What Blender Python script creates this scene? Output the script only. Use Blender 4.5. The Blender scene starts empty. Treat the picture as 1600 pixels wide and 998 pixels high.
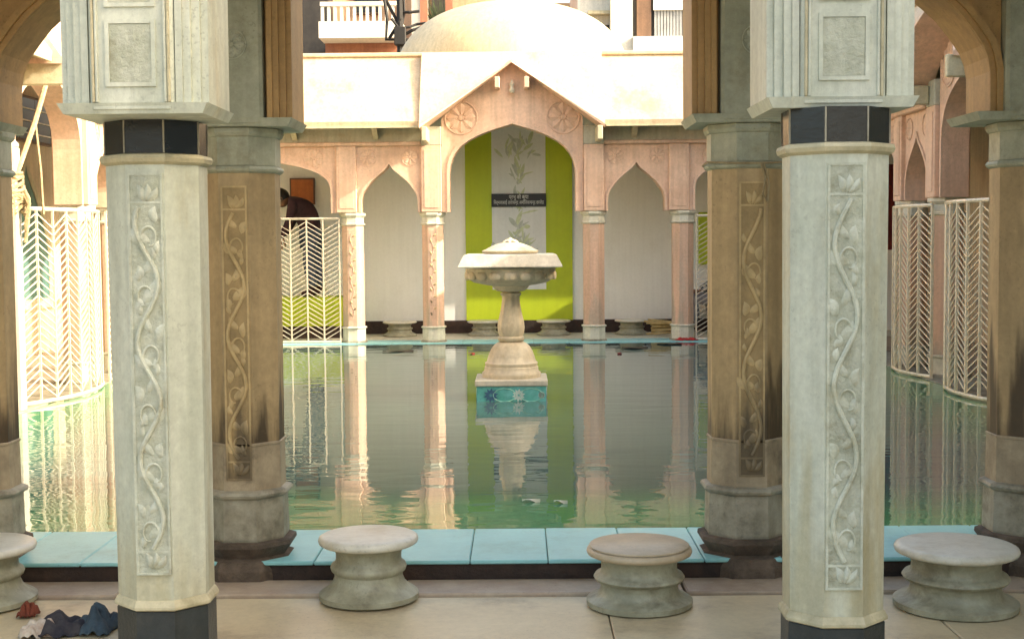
import bpy, math, random
from mathutils import Matrix, Vector
random.seed(7)
R = math.radians
scene = bpy.context.scene
col = scene.collection

# ------------------------------------------------------------------ camera, sky, sun, exposure
EYE = 1.30
F = 2100.0                                    # focal length in pixels of a 1600 wide picture
PITCH, YAW, ROLL = R(3.43), R(0.33), R(-0.48)
cam_rot = Matrix.Rotation(YAW, 3, 'Z') @ Matrix.Rotation(math.pi/2 - PITCH, 3, 'X') @ Matrix.Rotation(ROLL, 3, 'Z')
cd = bpy.data.cameras.new('camera'); cam = bpy.data.objects.new('camera', cd); col.objects.link(cam)
cam.matrix_world = Matrix.Translation((0, 0, EYE)) @ cam_rot.to_4x4()
cd.sensor_width = 36.0; cd.lens = 36.0*F/1600.0; cd.clip_start = 0.05; cd.clip_end = 2000
scene.camera = cam
SUN_AZ, SUN_EL = R(75), R(30.4)                 # azimuth from straight behind the camera towards the right
sun_dir = Vector((math.sin(SUN_AZ)*math.cos(SUN_EL), -math.cos(SUN_AZ)*math.cos(SUN_EL), math.sin(SUN_EL)))
w = bpy.data.worlds.new('World'); scene.world = w; w.use_nodes = True
nt = w.node_tree; bg = nt.nodes['Background']
sky = nt.nodes.new('ShaderNodeTexSky'); sky.sky_type = 'NISHITA'; sky.sun_disc = False
sky.sun_elevation = SUN_EL; sky.sun_rotation = math.pi - SUN_AZ
sky.dust_density = 6.0; sky.air_density = 1.0; sky.ozone_density = .5
tint = nt.nodes.new('ShaderNodeMix'); tint.data_type = 'RGBA'; tint.blend_type = 'MULTIPLY'; tint.inputs[0].default_value = 1.0
tint.inputs[7].default_value = (1.0, .95, .82, 1)       # warm hazy sky, the same all round
nt.links.new(sky.outputs[0], tint.inputs[6]); nt.links.new(tint.outputs[2], bg.inputs[0]); bg.inputs[1].default_value = 0.15
sd = bpy.data.lights.new('sun', 'SUN'); sd.energy = 2.05; sd.angle = R(0.5); sd.color = (1.0, 0.89, 0.72)
so = bpy.data.objects.new('sun', sd); col.objects.link(so)
so.rotation_euler = sun_dir.to_track_quat('Z', 'Y').to_euler(); so.location = (6, -4, 9)
vs = scene.view_settings; vs.view_transform = 'Standard'; vs.look = 'None'; vs.exposure = 2.2; vs.gamma = 1.0
vs.use_curve_mapping = False
scene.cycles.max_bounces = 10; scene.cycles.diffuse_bounces = 6

def at(x, y, Y):
    """world point seen at photo pixel (x, y) on the plane of constant world Y"""
    d = cam_rot @ Vector(((x-800)/F, -(y-499)/F, -1.0))
    return Vector((0, 0, EYE)) + d*(Y/d.y)

# ------------------------------------------------------------------ mesh helpers
class MB:
    def __init__(s): s.v = []; s.f = []; s.smooth = False
    def add(s, vs, fs):
        n = len(s.v); s.v += [tuple(p) for p in vs]; s.f += [tuple(i+n for i in f) for f in fs]; return s
    def box(s, x0, x1, y0, y1, z0, z1):
        return s.add([(x0,y0,z0),(x1,y0,z0),(x1,y1,z0),(x0,y1,z0),(x0,y0,z1),(x1,y0,z1),(x1,y1,z1),(x0,y1,z1)],
                     [(0,3,2,1),(4,5,6,7),(0,1,5,4),(1,2,6,5),(2,3,7,6),(3,0,4,7)])
    def cbox(s, x0, x1, y0, y1, z0, z1, c=0.006):
        """box with chamfered edges"""
        vs = []; idx = {}
        for k, z in enumerate((z0, z0+c, z1-c, z1)):
            i = c if k in (0, 3) else 0
            for (a, b) in ((x0+c, y0+i), (x1-c, y0+i), (x1-i, y0+c), (x1-i, y1-c), (x1-c, y1-i), (x0+c, y1-i), (x0+i, y1-c), (x0+i, y0+c)):
                vs.append((a, b, z))
        fs = [tuple(range(7, -1, -1)), tuple(range(24, 32))]
        for k in range(3):
            for i in range(8): j = (i+1) % 8; fs.append((k*8+i, k*8+j, k*8+8+j, k*8+8+i))
        return s.add(vs, fs)
    def lathe(s, prof, n=32, cx=0, cy=0, phase=0.0, caps=True, mod=None):
        """prof: (radius, z); n sides"""
        vs = []
        for (r, z) in prof:
            for i in range(n):
                a = phase + 2*math.pi*i/n; rr = r*(mod(a, z) if mod else 1)
                vs.append((cx+rr*math.cos(a), cy+rr*math.sin(a), z))
        fs = []
        for k in range(len(prof)-1):
            for i in range(n): j = (i+1) % n; fs.append((k*n+i, k*n+j, k*n+n+j, k*n+n+i))
        if caps: fs += [tuple(range(n-1, -1, -1)), tuple(range((len(prof)-1)*n, len(prof)*n))]
        return s.add(vs, fs)
    def octa(s, prof, cx=0, cy=0):
        """octagon, prof of (apothem, z), flats towards the axes"""
        c = 1/math.cos(math.pi/8)
        return s.lathe([(a*c, z) for a, z in prof], 8, cx, cy, math.pi/8)
    def tube(s, pts, r, n=6, closed=False):
        pts = [Vector(p) for p in pts]; rings = []; m = len(pts)
        rad = r if isinstance(r, (list, tuple)) else [r]*m
        up = None
        for i, p in enumerate(pts):
            t = (pts[(i+1) % m if closed else min(i+1, m-1)] - pts[(i-1) % m if closed else max(i-1, 0)])
            t = t.normalized() if t.length > 1e-9 else Vector((0,0,1))
            if up is None: up = Vector((0,0,1)) if abs(t.z) < .9 else Vector((1,0,0))
            a = t.cross(up); a = a.normalized() if a.length > 1e-6 else t.orthogonal().normalized()
            b = a.cross(t).normalized(); up = b
            rings.append([p + rad[i]*(math.cos(2*math.pi*k/n)*a + math.sin(2*math.pi*k/n)*b) for k in range(n)])
        vs = [q for ring in rings for q in ring]; fs = []
        for i in range(m if closed else m-1):
            j = (i+1) % m
            for k in range(n): l = (k+1) % n; fs.append((i*n+k, j*n+k, j*n+l, i*n+l))
        if not closed: fs += [tuple(range(n)), tuple(range(m*n-1, (m-1)*n-1, -1))]
        return s.add(vs, fs)
    def bar(s, p, q, r, n=6): return s.tube([p, q], r, n)
    def extr(s, poly, y0, y1):
        """convex (x, z) polygon pushed from y0 to y1"""
        n = len(poly)
        vs = [(x, y0, z) for x, z in poly] + [(x, y1, z) for x, z in poly]
        fs = [tuple(range(n)), tuple(range(2*n-1, n-1, -1))]
        for i in range(n): j = (i+1) % n; fs.append((i, n+i, n+j, j))
        return s.add(vs, fs)
    def mesh(s, name):
        m = bpy.data.meshes.new(name); m.from_pydata(s.v, [], s.f); m.validate()
        import bmesh
        b = bmesh.new(); b.from_mesh(m); bmesh.ops.recalc_face_normals(b, faces=b.faces); b.to_mesh(m); b.free()
        return m
    def build(s, name, mat, parent=None, smooth=False, angle=40):
        m = s.mesh(name); m.materials.append(mat)
        if smooth:
            for p in m.polygons: p.use_smooth = True
            try: m.set_sharp_from_angle(angle=R(angle))
            except Exception: pass
        o = bpy.data.objects.new(name, m); col.objects.link(o)
        if parent is not None: o.parent = parent
        return o

def tag(o, label=None, cat=None, group=None, kind=None):
    if label: o['label'] = label
    if cat: o['category'] = cat
    if group: o['group'] = group
    if kind: o['kind'] = kind
    return o
def thing(name, loc, label, cat, group=None, rz=0.0):
    o = bpy.data.objects.new(name, None); col.objects.link(o); o.empty_display_size = .1
    o.location = loc; o.rotation_euler = (0, 0, rz)
    return tag(o, label, cat, group)
def inst(name, mesh, loc, parent=None, rot=(0,0,0), scale=(1,1,1)):
    o = bpy.data.objects.new(name, mesh); col.objects.link(o); o.location = loc
    o.rotation_euler = rot; o.scale = scale
    if parent is not None: o.parent = parent
    return o

# ------------------------------------------------------------------ materials
def mat(name, c, c2=None, scale=6.0, rough=.6, bump=.15, bscale=40.0, stain=None, stain_amt=.5, stain_scale=2.0, stretch=(1,1,1),
        spec=.5, rand=0.0, metallic=0.0, low=None, bdist=.01, grain=.16, specks=.35, streak=.10):
    """painted or bare stone: two mottled tones, optional blotchy stains, fine relief, optional grime (low = z0, z1, colour) near the base"""
    m = bpy.data.materials.new(name); m.use_nodes = True
    t = m.node_tree; N = t.nodes; L = t.links; p = N['Principled BSDF']
    tc = N.new('ShaderNodeTexCoord'); geo = N.new('ShaderNodeNewGeometry')
    mp = N.new('ShaderNodeMapping'); mp.inputs['Scale'].default_value = stretch
    L.new(geo.outputs['Position'], mp.inputs[0])
    def noise(sc, det=5, rgh=.6):
        n = N.new('ShaderNodeTexNoise'); n.inputs['Scale'].default_value = sc; n.inputs['Detail'].default_value = det
        n.inputs['Roughness'].default_value = rgh; L.new(mp.outputs[0], n.inputs[0]); return n.outputs[0]
    def ramp(src, a, b):
        r = N.new('ShaderNodeMapRange'); r.inputs[1].default_value = a; r.inputs[2].default_value = b
        r.interpolation_type = 'SMOOTHSTEP'; L.new(src, r.inputs[0]); return r.outputs[0]
    def mix(f, a, b):
        x = N.new('ShaderNodeMix'); x.data_type = 'RGBA'
        if isinstance(f, float): x.inputs[0].default_value = f
        else: L.new(f, x.inputs[0])
        for i, q in ((6, a), (7, b)):
            if isinstance(q, tuple): x.inputs[i].default_value = (*q, 1)
            else: L.new(q, x.inputs[i])
        return x.outputs[2]
    def mul(a, b):
        x = N.new('ShaderNodeMath'); x.operation = 'MULTIPLY'
        for i, q in ((0, a), (1, b)):
            if isinstance(q, (int, float)): x.inputs[i].default_value = q
            else: L.new(q, x.inputs[i])
        return x.outputs[0]
    out = mix(ramp(noise(scale), .35, .68), c, c2 or tuple(min(1, k*.82) for k in c))
    if stain: out = mix(mul(ramp(noise(stain_scale, 7, .7), .5, .72), stain_amt), out, stain)
    if low:
        sx = N.new('ShaderNodeSeparateXYZ'); L.new(geo.outputs['Position'], sx.inputs[0])
        wv = N.new('ShaderNodeMath'); wv.operation = 'MULTIPLY_ADD'; wv.inputs[1].default_value = -1.6; wv.inputs[2].default_value = .80
        nz = N.new('ShaderNodeTexNoise'); nz.inputs['Scale'].default_value = 5.0; nz.inputs['Detail'].default_value = 6
        mp2 = N.new('ShaderNodeMapping'); mp2.inputs['Scale'].default_value = (2.6, 2.6, .35); L.new(geo.outputs['Position'], mp2.inputs[0]); L.new(mp2.outputs[0], nz.inputs[0])
        L.new(nz.outputs[0], wv.inputs[0])
        ad = N.new('ShaderNodeMath'); ad.operation = 'ADD'; L.new(sx.outputs[2], ad.inputs[0]); L.new(wv.outputs[0], ad.inputs[1])
        up = ramp(ad.outputs[0], low[1], low[0])
        out = mix(mul(up, low[3] if len(low) > 3 else .9), out, low[2])
    def val(src, lo_, hi_, a, b_, col_):
        r_ = N.new('ShaderNodeMapRange'); r_.inputs[1].default_value = a; r_.inputs[2].default_value = b_; r_.inputs[3].default_value = lo_; r_.inputs[4].default_value = hi_
        L.new(src, r_.inputs[0]); h_ = N.new('ShaderNodeHueSaturation'); L.new(r_.outputs[0], h_.inputs['Value']); L.new(col_, h_.inputs['Color']); return h_.outputs[0]
    if grain:
        n_ = N.new('ShaderNodeTexNoise'); n_.inputs['Scale'].default_value = 34; n_.inputs['Detail'].default_value = 9; n_.inputs['Roughness'].default_value = .75
        L.new(geo.outputs['Position'], n_.inputs[0]); out = val(n_.outputs[0], 1-grain, 1+grain*.7, .3, .7, out)
    if specks:
        n_ = N.new('ShaderNodeTexNoise'); n_.inputs['Scale'].default_value = 75; n_.inputs['Detail'].default_value = 3
        L.new(geo.outputs['Position'], n_.inputs[0])
        n2_ = N.new('ShaderNodeTexNoise'); n2_.inputs['Scale'].default_value = 2.2; n2_.inputs['Detail'].default_value = 4; L.new(geo.outputs['Position'], n2_.inputs[0])
        out = mix(mul(mul(ramp(n_.outputs[0], .60, .68), ramp(n2_.outputs[0], .42, .62)), specks), out, tuple(k*.35 for k in c))
    if streak:
        m_ = N.new('ShaderNodeMapping'); m_.inputs['Scale'].default_value = (22, 22, 1.1); L.new(geo.outputs['Position'], m_.inputs[0])
        n_ = N.new('ShaderNodeTexNoise'); n_.inputs['Scale'].default_value = 1.0; n_.inputs['Detail'].default_value = 5; L.new(m_.outputs[0], n_.inputs[0])
        out = val(n_.outputs[0], 1-streak, 1+streak*.5, .35, .6, out)
    if rand:
        oi = N.new('ShaderNodeObjectInfo'); hs = N.new('ShaderNodeHueSaturation')
        mr = N.new('ShaderNodeMapRange'); mr.inputs[3].default_value = 1-rand; mr.inputs[4].default_value = 1+rand
        L.new(oi.outputs['Random'], mr.inputs[0]); L.new(mr.outputs[0], hs.inputs['Value']); L.new(out, hs.inputs['Color']); out = hs.outputs[0]
    L.new(out, p.inputs['Base Color'])
    p.inputs['Roughness'].default_value = rough; p.inputs['Specular IOR Level'].default_value = spec; p.inputs['Metallic'].default_value = metallic
    if bump:
        b = N.new('ShaderNodeBump'); b.inputs['Strength'].default_value = bump; b.inputs['Distance'].default_value = bdist
        L.new(noise(bscale, 8, .65), b.inputs['Height']); L.new(b.outputs[0], p.inputs['Normal'])
    return m

M = {}
M['pale']   = mat('pale_green_marble', (.62,.635,.53), (.51,.535,.435), 6, .5, .3, 34, stain=(.42,.36,.20), stain_amt=.8, stain_scale=3.4, stretch=(1,1,.28), low=(.16,.62,(.40,.34,.18),.55))
M['vine']   = mat('carved_ground', (.53,.545,.44), (.43,.445,.34), 18, .7, .8, 60, stain=(.20,.18,.10), stain_amt=.75, stain_scale=5)  # darker than the shaft: dirt, plus carving depth put into the colour
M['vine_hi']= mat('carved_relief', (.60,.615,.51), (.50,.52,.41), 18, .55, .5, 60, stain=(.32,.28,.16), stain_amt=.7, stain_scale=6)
M['cream']  = mat('cream_trim', (.56,.50,.33), (.47,.42,.27), 8, .55, .2, 50, stain=(.28,.24,.13), stain_amt=.5, stain_scale=7)
M['slate']  = mat('dark_slate', (.006,.008,.010), (.012,.015,.018), 9, .22, .1, 50, stain=(.03,.035,.04), stain_amt=.4, stain_scale=4)
M['slatebase'] = mat('scuffed_slate', (.022,.028,.031), (.034,.042,.045), 7, .35, .25, 50, stain=(.075,.075,.065), stain_amt=.6, stain_scale=5)
M['brownlow'] = mat('weathered_brown_stone', (.40,.32,.21), (.29,.23,.15), 8, .6, .4, 40, stain=(.12,.09,.055), stain_amt=.8, stain_scale=5)
M['brown']  = mat('brown_sandstone', (.47,.34,.18), (.37,.27,.14), 5, .55, .15, 45, stain=(.24,.17,.08), stain_amt=.5, stain_scale=3,
                  low=(.50,.92,(.050,.032,.016),.95), stretch=(1,1,.6))
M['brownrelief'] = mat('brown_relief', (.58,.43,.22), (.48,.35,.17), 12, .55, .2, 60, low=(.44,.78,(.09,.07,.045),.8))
M['brownground'] = mat('brown_ground', (.40,.28,.13), (.31,.22,.10), 12, .6, .4, 60, low=(.44,.78,(.05,.038,.025),.8))  # darker than its relief, carving depth put into the colour
M['greycap']= mat('grey_green_stone', (.42,.43,.33), (.33,.34,.25), 8, .55, .2, 40, stain=(.24,.22,.13), stain_amt=.6, stain_scale=5)
M['greylow']= mat('weathered_grey_stone', (.36,.33,.25), (.25,.225,.16), 8, .6, .4, 40, stain=(.10,.085,.055), stain_amt=.8, stain_scale=4)
M['rough']  = mat('rough_brown_stone', (.16,.115,.08), (.08,.058,.04), 9, .8, .8, 22, stain=(.035,.025,.018), stain_amt=.8, stain_scale=5, bdist=.03)
M['soffit'] = mat('brown_plaster', (.46,.28,.11), (.38,.23,.09), 3, .6, .15, 40, stain=(.22,.14,.07), stain_amt=.5, stain_scale=1.6)
M['wallp']  = mat('cream_plaster', (.60,.50,.35), (.54,.42,.28), 2.5, .6, .15, 30, stain=(.44,.32,.20), stain_amt=.6, stain_scale=1.2, stretch=(1,1,.6))
M['roof']   = mat('roof_plaster', (.60,.49,.33), (.56,.42,.27), 2.0, .6, .2, 25, stain=(.46,.27,.15), stain_amt=.75, stain_scale=1.5)
M['domep']  = mat('dome_plaster', (.62,.52,.33), (.58,.46,.27), 1.6, .6, .12, 25, stain=(.72,.56,.30), stain_amt=.4, stain_scale=1.5, stretch=(1,1,.5))
M['pink']   = mat('pink_stone', (.72,.50,.36), (.64,.43,.30), 4, .55, .15, 35, stain=(.52,.32,.21), stain_amt=.5, stain_scale=2.4)
M['pinkline'] = mat('pink_carving', (.62,.43,.31), (.56,.38,.27), 8, .6, .3, 60)
M['pinkshaft'] = mat('pink_shaft', (.66,.44,.31), (.60,.41,.29), 5, .5, .15, 40, stain=(.50,.44,.34), stain_amt=.6, stain_scale=3, low=(.22,.55,(.42,.36,.27),.75), stretch=(1,1,.5))
M['capital'] = mat('pale_capital', (.64,.62,.50), (.56,.54,.42), 8, .5, .2, 40)
M['fascia'] = mat('grey_green_fascia', (.46,.46,.36), (.40,.39,.29), 5, .6, .15, 40, stain=(.45,.34,.21), stain_amt=.5, stain_scale=2)
M['back']   = mat('pale_grey_wall', (.88,.885,.83), (.85,.855,.79), 2.0, .6, .08, 20, stain=(.70,.69,.60), stain_amt=.4, stain_scale=1.1, streak=.025, grain=.05, specks=.12)
M['green']  = mat('lime_green_paint', (.46,.56,.014), (.42,.51,.012), 3, .5, .06, 30, streak=.025, grain=.05, specks=.12)
M['mural']  = mat('white_panel_paint', (.74,.76,.73), (.68,.71,.68), 3, .5, .06, 30, streak=.025, grain=.05, specks=.12)
M['leafp']  = mat('painted_green_leaf', (.58,.64,.42), (.52,.59,.36), 20, .55, 0)
M['leafq']  = mat('painted_grey_leaf', (.50,.55,.48), (.44,.49,.42), 20, .55, 0)
M['signk']  = mat('black_board', (.012,.012,.010), None, 8, .4, 0)
M['letter'] = mat('white_lettering', (.75,.75,.68), None, 8, .5, 0)
M['floor']  = mat('tan_marble', (.58,.49,.32), (.50,.41,.26), 2.2, .4, .1, 30, stain=(.28,.21,.13), stain_amt=.8, stain_scale=2.6, rand=.06, streak=0, grain=.12)
M['curb']   = mat('worn_kerb_stone', (.42,.34,.25), (.34,.26,.19), 5, .55, .25, 30, stain=(.22,.16,.11), stain_amt=.6, stain_scale=3, rand=.05, streak=0, grain=.12)
M['joint']  = mat('dark_joint', (.10,.08,.055), None, 10, .9, .2, 40)
M['turq']   = mat('turquoise_paint', (.30,.60,.60), (.25,.53,.54), 4, .4, .08, 30, stain=(.17,.36,.34), stain_amt=.6, stain_scale=3, rand=.05, streak=0, grain=.06, specks=.3)
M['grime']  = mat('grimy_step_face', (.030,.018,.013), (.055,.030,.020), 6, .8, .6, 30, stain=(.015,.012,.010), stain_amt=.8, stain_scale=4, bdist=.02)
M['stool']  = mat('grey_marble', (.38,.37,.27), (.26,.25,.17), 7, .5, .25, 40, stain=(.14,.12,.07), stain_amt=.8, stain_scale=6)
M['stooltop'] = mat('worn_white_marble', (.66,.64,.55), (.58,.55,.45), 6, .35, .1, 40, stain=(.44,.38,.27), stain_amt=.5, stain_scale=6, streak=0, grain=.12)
M['stooltan'] = mat('tan_seat_stone', (.52,.42,.29), (.45,.36,.24), 8, .4, .1, 40, stain=(.34,.26,.16), stain_amt=.5, stain_scale=6, streak=0, grain=.12)
M['fount']  = mat('cream_carved_marble', (.62,.54,.39), (.53,.45,.31), 9, .5, .25, 40, stain=(.42,.33,.18), stain_amt=.55, stain_scale=5)
M['fountw'] = mat('white_marble_slab', (.58,.54,.44), (.50,.46,.36), 6, .4, .1, 40)
M['tilebg'] = mat('turquoise_glazed_tile', (.12,.44,.42), (.07,.33,.28), 7, .25, .05, 30, stain=(.20,.55,.56), stain_amt=.6, stain_scale=6)
M['tileblue'] = mat('dark_blue_glaze', (.03,.09,.19), (.05,.15,.24), 20, .25, 0)
M['tilewhite'] = mat('white_glaze', (.62,.72,.66), (.5,.62,.58), 20, .25, 0)
M['tilering'] = mat('pale_green_glaze', (.28,.60,.48), (.22,.5,.42), 20, .25, 0)
M['steel']  = mat('white_painted_steel', (.64,.58,.46), (.56,.49,.37), 14, .35, .1, 60, stain=(.5,.38,.22), stain_amt=.4, stain_scale=9)
M['brass']  = mat('gilt_steel', (.84,.74,.54), (.76,.64,.43), 14, .25, .1, 60)
M['rope']   = mat('coir_rope', (.42,.33,.19), (.30,.23,.12), 30, .85, .5, 90)
M['white']  = mat('white_paint', (.56,.54,.48), (.50,.47,.41), 4, .5, .05, 30)
M['redp']   = mat('orange_red_paint', (.62,.10,.03), None, 8, .5, .05)
M['grey']   = mat('grey_plastic', (.32,.34,.35), None, 8, .5, .05)
M['dark']   = mat('recess_shade', (.018,.016,.014), (.03,.026,.022), 6, .6, .1)  # near-black colour standing in for the shade inside openings
M['glass']  = mat('window_glass', (.02,.022,.024), None, 6, .1, 0)
M['teal']   = mat('teal_paint', (.09,.19,.165), (.12,.22,.19), 4, .5, .06)
M['orange'] = mat('orange_board_paint', (.50,.16,.035), (.42,.13,.03), 6, .5, .05)
M['maroonc']= mat('maroon_cloth', (.055,.022,.024), (.04,.016,.018), 20, .9, .4, 80)
M['jean']   = mat('blue_denim', (.09,.11,.16), (.06,.075,.115), 22, .9, .4, 80)
M['skin']   = mat('brown_skin', (.23,.115,.065), (.20,.10,.055), 12, .5, .1)
M['hair']   = mat('black_hair', (.010,.008,.007), None, 30, .5, .5, 90)
M['redcloth'] = mat('dark_red_cloth', (.24,.028,.02), (.17,.02,.016), 8, .9, .3, 60)
M['bluecl'] = mat('blue_cloth', (.045,.075,.10), (.018,.028,.045), 10, .85, .4, 60)
M['navycl'] = mat('navy_cloth', (.018,.018,.03), (.05,.045,.05), 14, .9, .4, 60)
M['whitecl']= mat('pale_cloth', (.55,.50,.43), (.35,.25,.19), 16, .9, .4, 60)
M['orangecl'] = mat('orange_cloth', (.20,.045,.022), (.12,.03,.015), 10, .9, .4, 60)
M['greycl'] = mat('grey_cloth', (.26,.25,.26), (.2,.19,.2), 10, .9, .4, 60)
M['peach']  = mat('peach_render', (.70,.46,.28), (.64,.40,.24), 2, .7, .1, 20)
M['housew'] = mat('white_render', (.72,.70,.62), (.66,.63,.54), 1.5, .7, .1, 20)
M['terra']  = mat('terracotta_render', (.36,.15,.08), (.30,.12,.07), 4, .7, .2, 30)
M['brownw'] = mat('brown_shutter', (.15,.085,.05), None, 5, .6, .1)
M['corr']   = mat('grey_sheet_metal', (.35,.36,.36), (.28,.29,.30), 5, .5, .1, metallic=.2)
M['cable']  = mat('black_cable', (.012,.011,.010), None, 10, .7, 0)
M['plant']  = mat('dark_leaf', (.05,.09,.03), (.03,.06,.02), 10, .6, 0)
M['ground'] = mat('earth', (.22,.18,.13), (.17,.14,.10), .5, .9, .3, 6)
M['bamboo'] = mat('pale_yellow_wood', (.55,.42,.18), (.46,.33,.12), 12, .5, .2, 40)
M['petal']  = mat('red_petal', (.42,.02,.015), None, 10, .6, 0)
M['debris'] = mat('dark_floating_leaf', (.030,.022,.015), (.05,.04,.02), 10, .6, .2)
M['pale_sliver'] = mat('pale_buff', (.62,.60,.50), None, 10, .35, 0)  # plain pale colour of the two thin slivers on the water
# patterned black and white cloth
mm = mat('patterned_cloth', (.5,.48,.46), None, 10, .9, 0); t = mm.node_tree
vo = t.nodes.new('ShaderNodeTexVoronoi'); vo.inputs['Scale'].default_value = 26; vo.feature = 'DISTANCE_TO_EDGE'
ge = t.nodes.new('ShaderNodeNewGeometry'); t.links.new(ge.outputs['Position'], vo.inputs[0])
rp = t.nodes.new('ShaderNodeValToRGB'); rp.color_ramp.elements[0].position = .12; rp.color_ramp.elements[1].position = .2
rp.color_ramp.elements[0].color = (.42,.40,.38,1); rp.color_ramp.elements[1].color = (.012,.012,.014,1)
t.links.new(vo.outputs[0], rp.inputs[0]); t.links.new(rp.outputs[0], t.nodes['Principled BSDF'].inputs['Base Color'])
M['pattern'] = mm
# water
mw = bpy.data.materials.new('tank_water'); mw.use_nodes = True; t = mw.node_tree; p = t.nodes['Principled BSDF']
ge = t.nodes.new('ShaderNodeNewGeometry')
nz = t.nodes.new('ShaderNodeTexNoise'); nz.inputs['Scale'].default_value = .7; nz.inputs['Detail'].default_value = 4
t.links.new(ge.outputs['Position'], nz.inputs[0])
cr = t.nodes.new('ShaderNodeValToRGB'); cr.color_ramp.elements[0].color = (.060,.108,.098,1); cr.color_ramp.elements[1].color = (.090,.160,.138,1)
cr.color_ramp.elements[0].position = .3; cr.color_ramp.elements[1].position = .7
t.links.new(nz.outputs[0], cr.inputs[0])
def wm(op, a, b_):
    x = t.nodes.new('ShaderNodeMath'); x.operation = op
    for i, q in ((0, a), (1, b_)):
        if isinstance(q, (int, float)): x.inputs[i].default_value = q
        else: t.links.new(q, x.inputs[i])
    return x.outputs[0]
sp = t.nodes.new('ShaderNodeSeparateXYZ'); t.links.new(ge.outputs['Position'], sp.inputs[0])
dy = wm('SUBTRACT', sp.outputs[1], 5.6); dx = wm('SUBTRACT', 3.55, wm('ABSOLUTE', wm('ADD', sp.outputs[0], .07), 0))
shelf = t.nodes.new('ShaderNodeMapRange'); shelf.interpolation_type = 'SMOOTHSTEP'      # a shallow algae-green shelf runs round the tank
shelf.inputs[1].default_value = 1.1; shelf.inputs[2].default_value = .15
t.links.new(wm('ADD', wm('MINIMUM', dy, dx), wm('MULTIPLY', wm('SUBTRACT', nz.outputs[0], .5), 1.2)), shelf.inputs[0])
wmix = t.nodes.new('ShaderNodeMix'); wmix.data_type = 'RGBA'; t.links.new(shelf.outputs[0], wmix.inputs[0])
t.links.new(cr.outputs[0], wmix.inputs[6]); wmix.inputs[7].default_value = (.075, .26, .12, 1)
t.links.new(wmix.outputs[2], p.inputs['Base Color'])
p.inputs['Roughness'].default_value = .015; p.inputs['IOR'].default_value = 1.75
mp = t.nodes.new('ShaderNodeMapping'); mp.inputs['Scale'].default_value = (.55, 1.5, 1); t.links.new(ge.outputs['Position'], mp.inputs[0])
n1 = t.nodes.new('ShaderNodeTexNoise'); n1.inputs['Scale'].default_value = 3.2; n1.inputs['Detail'].default_value = 2.5; n1.inputs['Distortion'].default_value = .4
t.links.new(mp.outputs[0], n1.inputs[0])
b = t.nodes.new('ShaderNodeBump'); b.inputs['Strength'].default_value = .06; b.inputs['Distance'].default_value = .05
t.links.new(n1.outputs[0], b.inputs['Height']); t.links.new(b.outputs[0], p.inputs['Normal'])
M['water'] = mw

# ------------------------------------------------------------------ plan of the place
X0 = -.07                    # axis of the tank
YN, YF = 5.20, 16.0          # column lines of the near and the far arcade
XS = 3.75                    # side arcades stand at X0 -/+ XS
YC = 10.65                   # middle of the side arcades
ZW = .075                    # water level

# ground, floor, tank
g = MB().box(-400, 400, -400, 900, -.5, -.14).build('ground', M['ground']); tag(g, 'bare earth round the temple tank', None, kind='structure')
fl = MB().box(-6.5, 6.5, -4, 5.03, -.135, -.03).build('floor', M['joint']); tag(fl, 'tan marble floor of the near arcade', None, kind='structure')
xs = [-4.6, -3.5, -2.38, -1.27, .30, 1.42, 2.5, 3.6, 4.7]
ys = [-4, -2.8, -1.6, -.4, .8, 2.0, 3.1, 3.95, 4.83]
for i in range(len(xs)-1):
    for j in range(len(ys)-1):
        dz = random.uniform(-.0015, .0015)
        o = MB().cbox(xs[i]+.002, xs[i+1]-.002, ys[j]+.002, ys[j+1]-.002, -.05, dz, .004).build('floor_slab', M['floor'], fl)
for i in range(9):
    a = -4.6 + i*1.04
    MB().cbox(a+.003, a+1.034, 4.835, 5.04, -.05, .012+random.uniform(-.002, .002), .006).build('kerb_stone', M['curb'], fl)
wt = MB().add([(-4.2,5.5,ZW),(4.1,5.5,ZW),(4.1,16.2,ZW),(-4.2,16.2,ZW)], [(0,1,2,3)]).build('water', M['water'])
tag(wt, 'green rippled water of the tank', None, kind='structure')
bs = MB().box(-4.3, 4.2, 5.1, 16.5, -.6, -.142).build('tank_basin', M['grime']); tag(bs, 'dark basin under the water', None, kind='structure')

def edge(name, y0, y1, label, step, face_front):
    """tank rim: grimy step with turquoise slabs laid on it"""
    e = MB().box(-4.6, 4.5, y0, y1, -.14, .068).build(name, M['grime']); tag(e, label, None, kind='structure')
    n = int(8.2/step)
    for i in range(n):
        a = X0 - n*step/2 + i*step + .022
        MB().cbox(a+.0015, a+step-.0015, y0-.012 if face_front else y0+.002, y1-.002 if face_front else y1+.012, .0685, .0845+random.uniform(-.001, .001), .004).build('slab', M['turq'], e)
edge('near_tank_rim', 5.05, 5.60, 'near rim of the tank with turquoise painted slabs on a dark step', .297, True)
edge('far_tank_rim', 15.78, 16.25, 'far rim of the tank with turquoise painted slabs', .42, False)
for s, nm in ((-1, 'left'), (1, 'right')):
    e = MB().box(X0+s*XS-.22, X0+s*XS+.22, 5.61, 15.77, -.14, .082).build(nm+'_tank_rim', M['greylow']); tag(e, nm+' stone rim of the tank', None, kind='structure')
ff = MB().box(-6.2, 6.0, 16.26, 17.31, -.14, .09).build('far_floor', M['capital']); tag(ff, 'floor of the far arcade', None, kind='structure')
for s, nm in ((-1, 'left'), (1, 'right')):
    a, b_ = sorted((X0+s*(XS+.225), X0+s*6.2))
    o = MB().box(a, b_, 5.1, 16.25, -.14, .088).build(nm+'_floor', M['curb']); tag(o, 'floor of the '+nm+' arcade', None, kind='structure')

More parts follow.
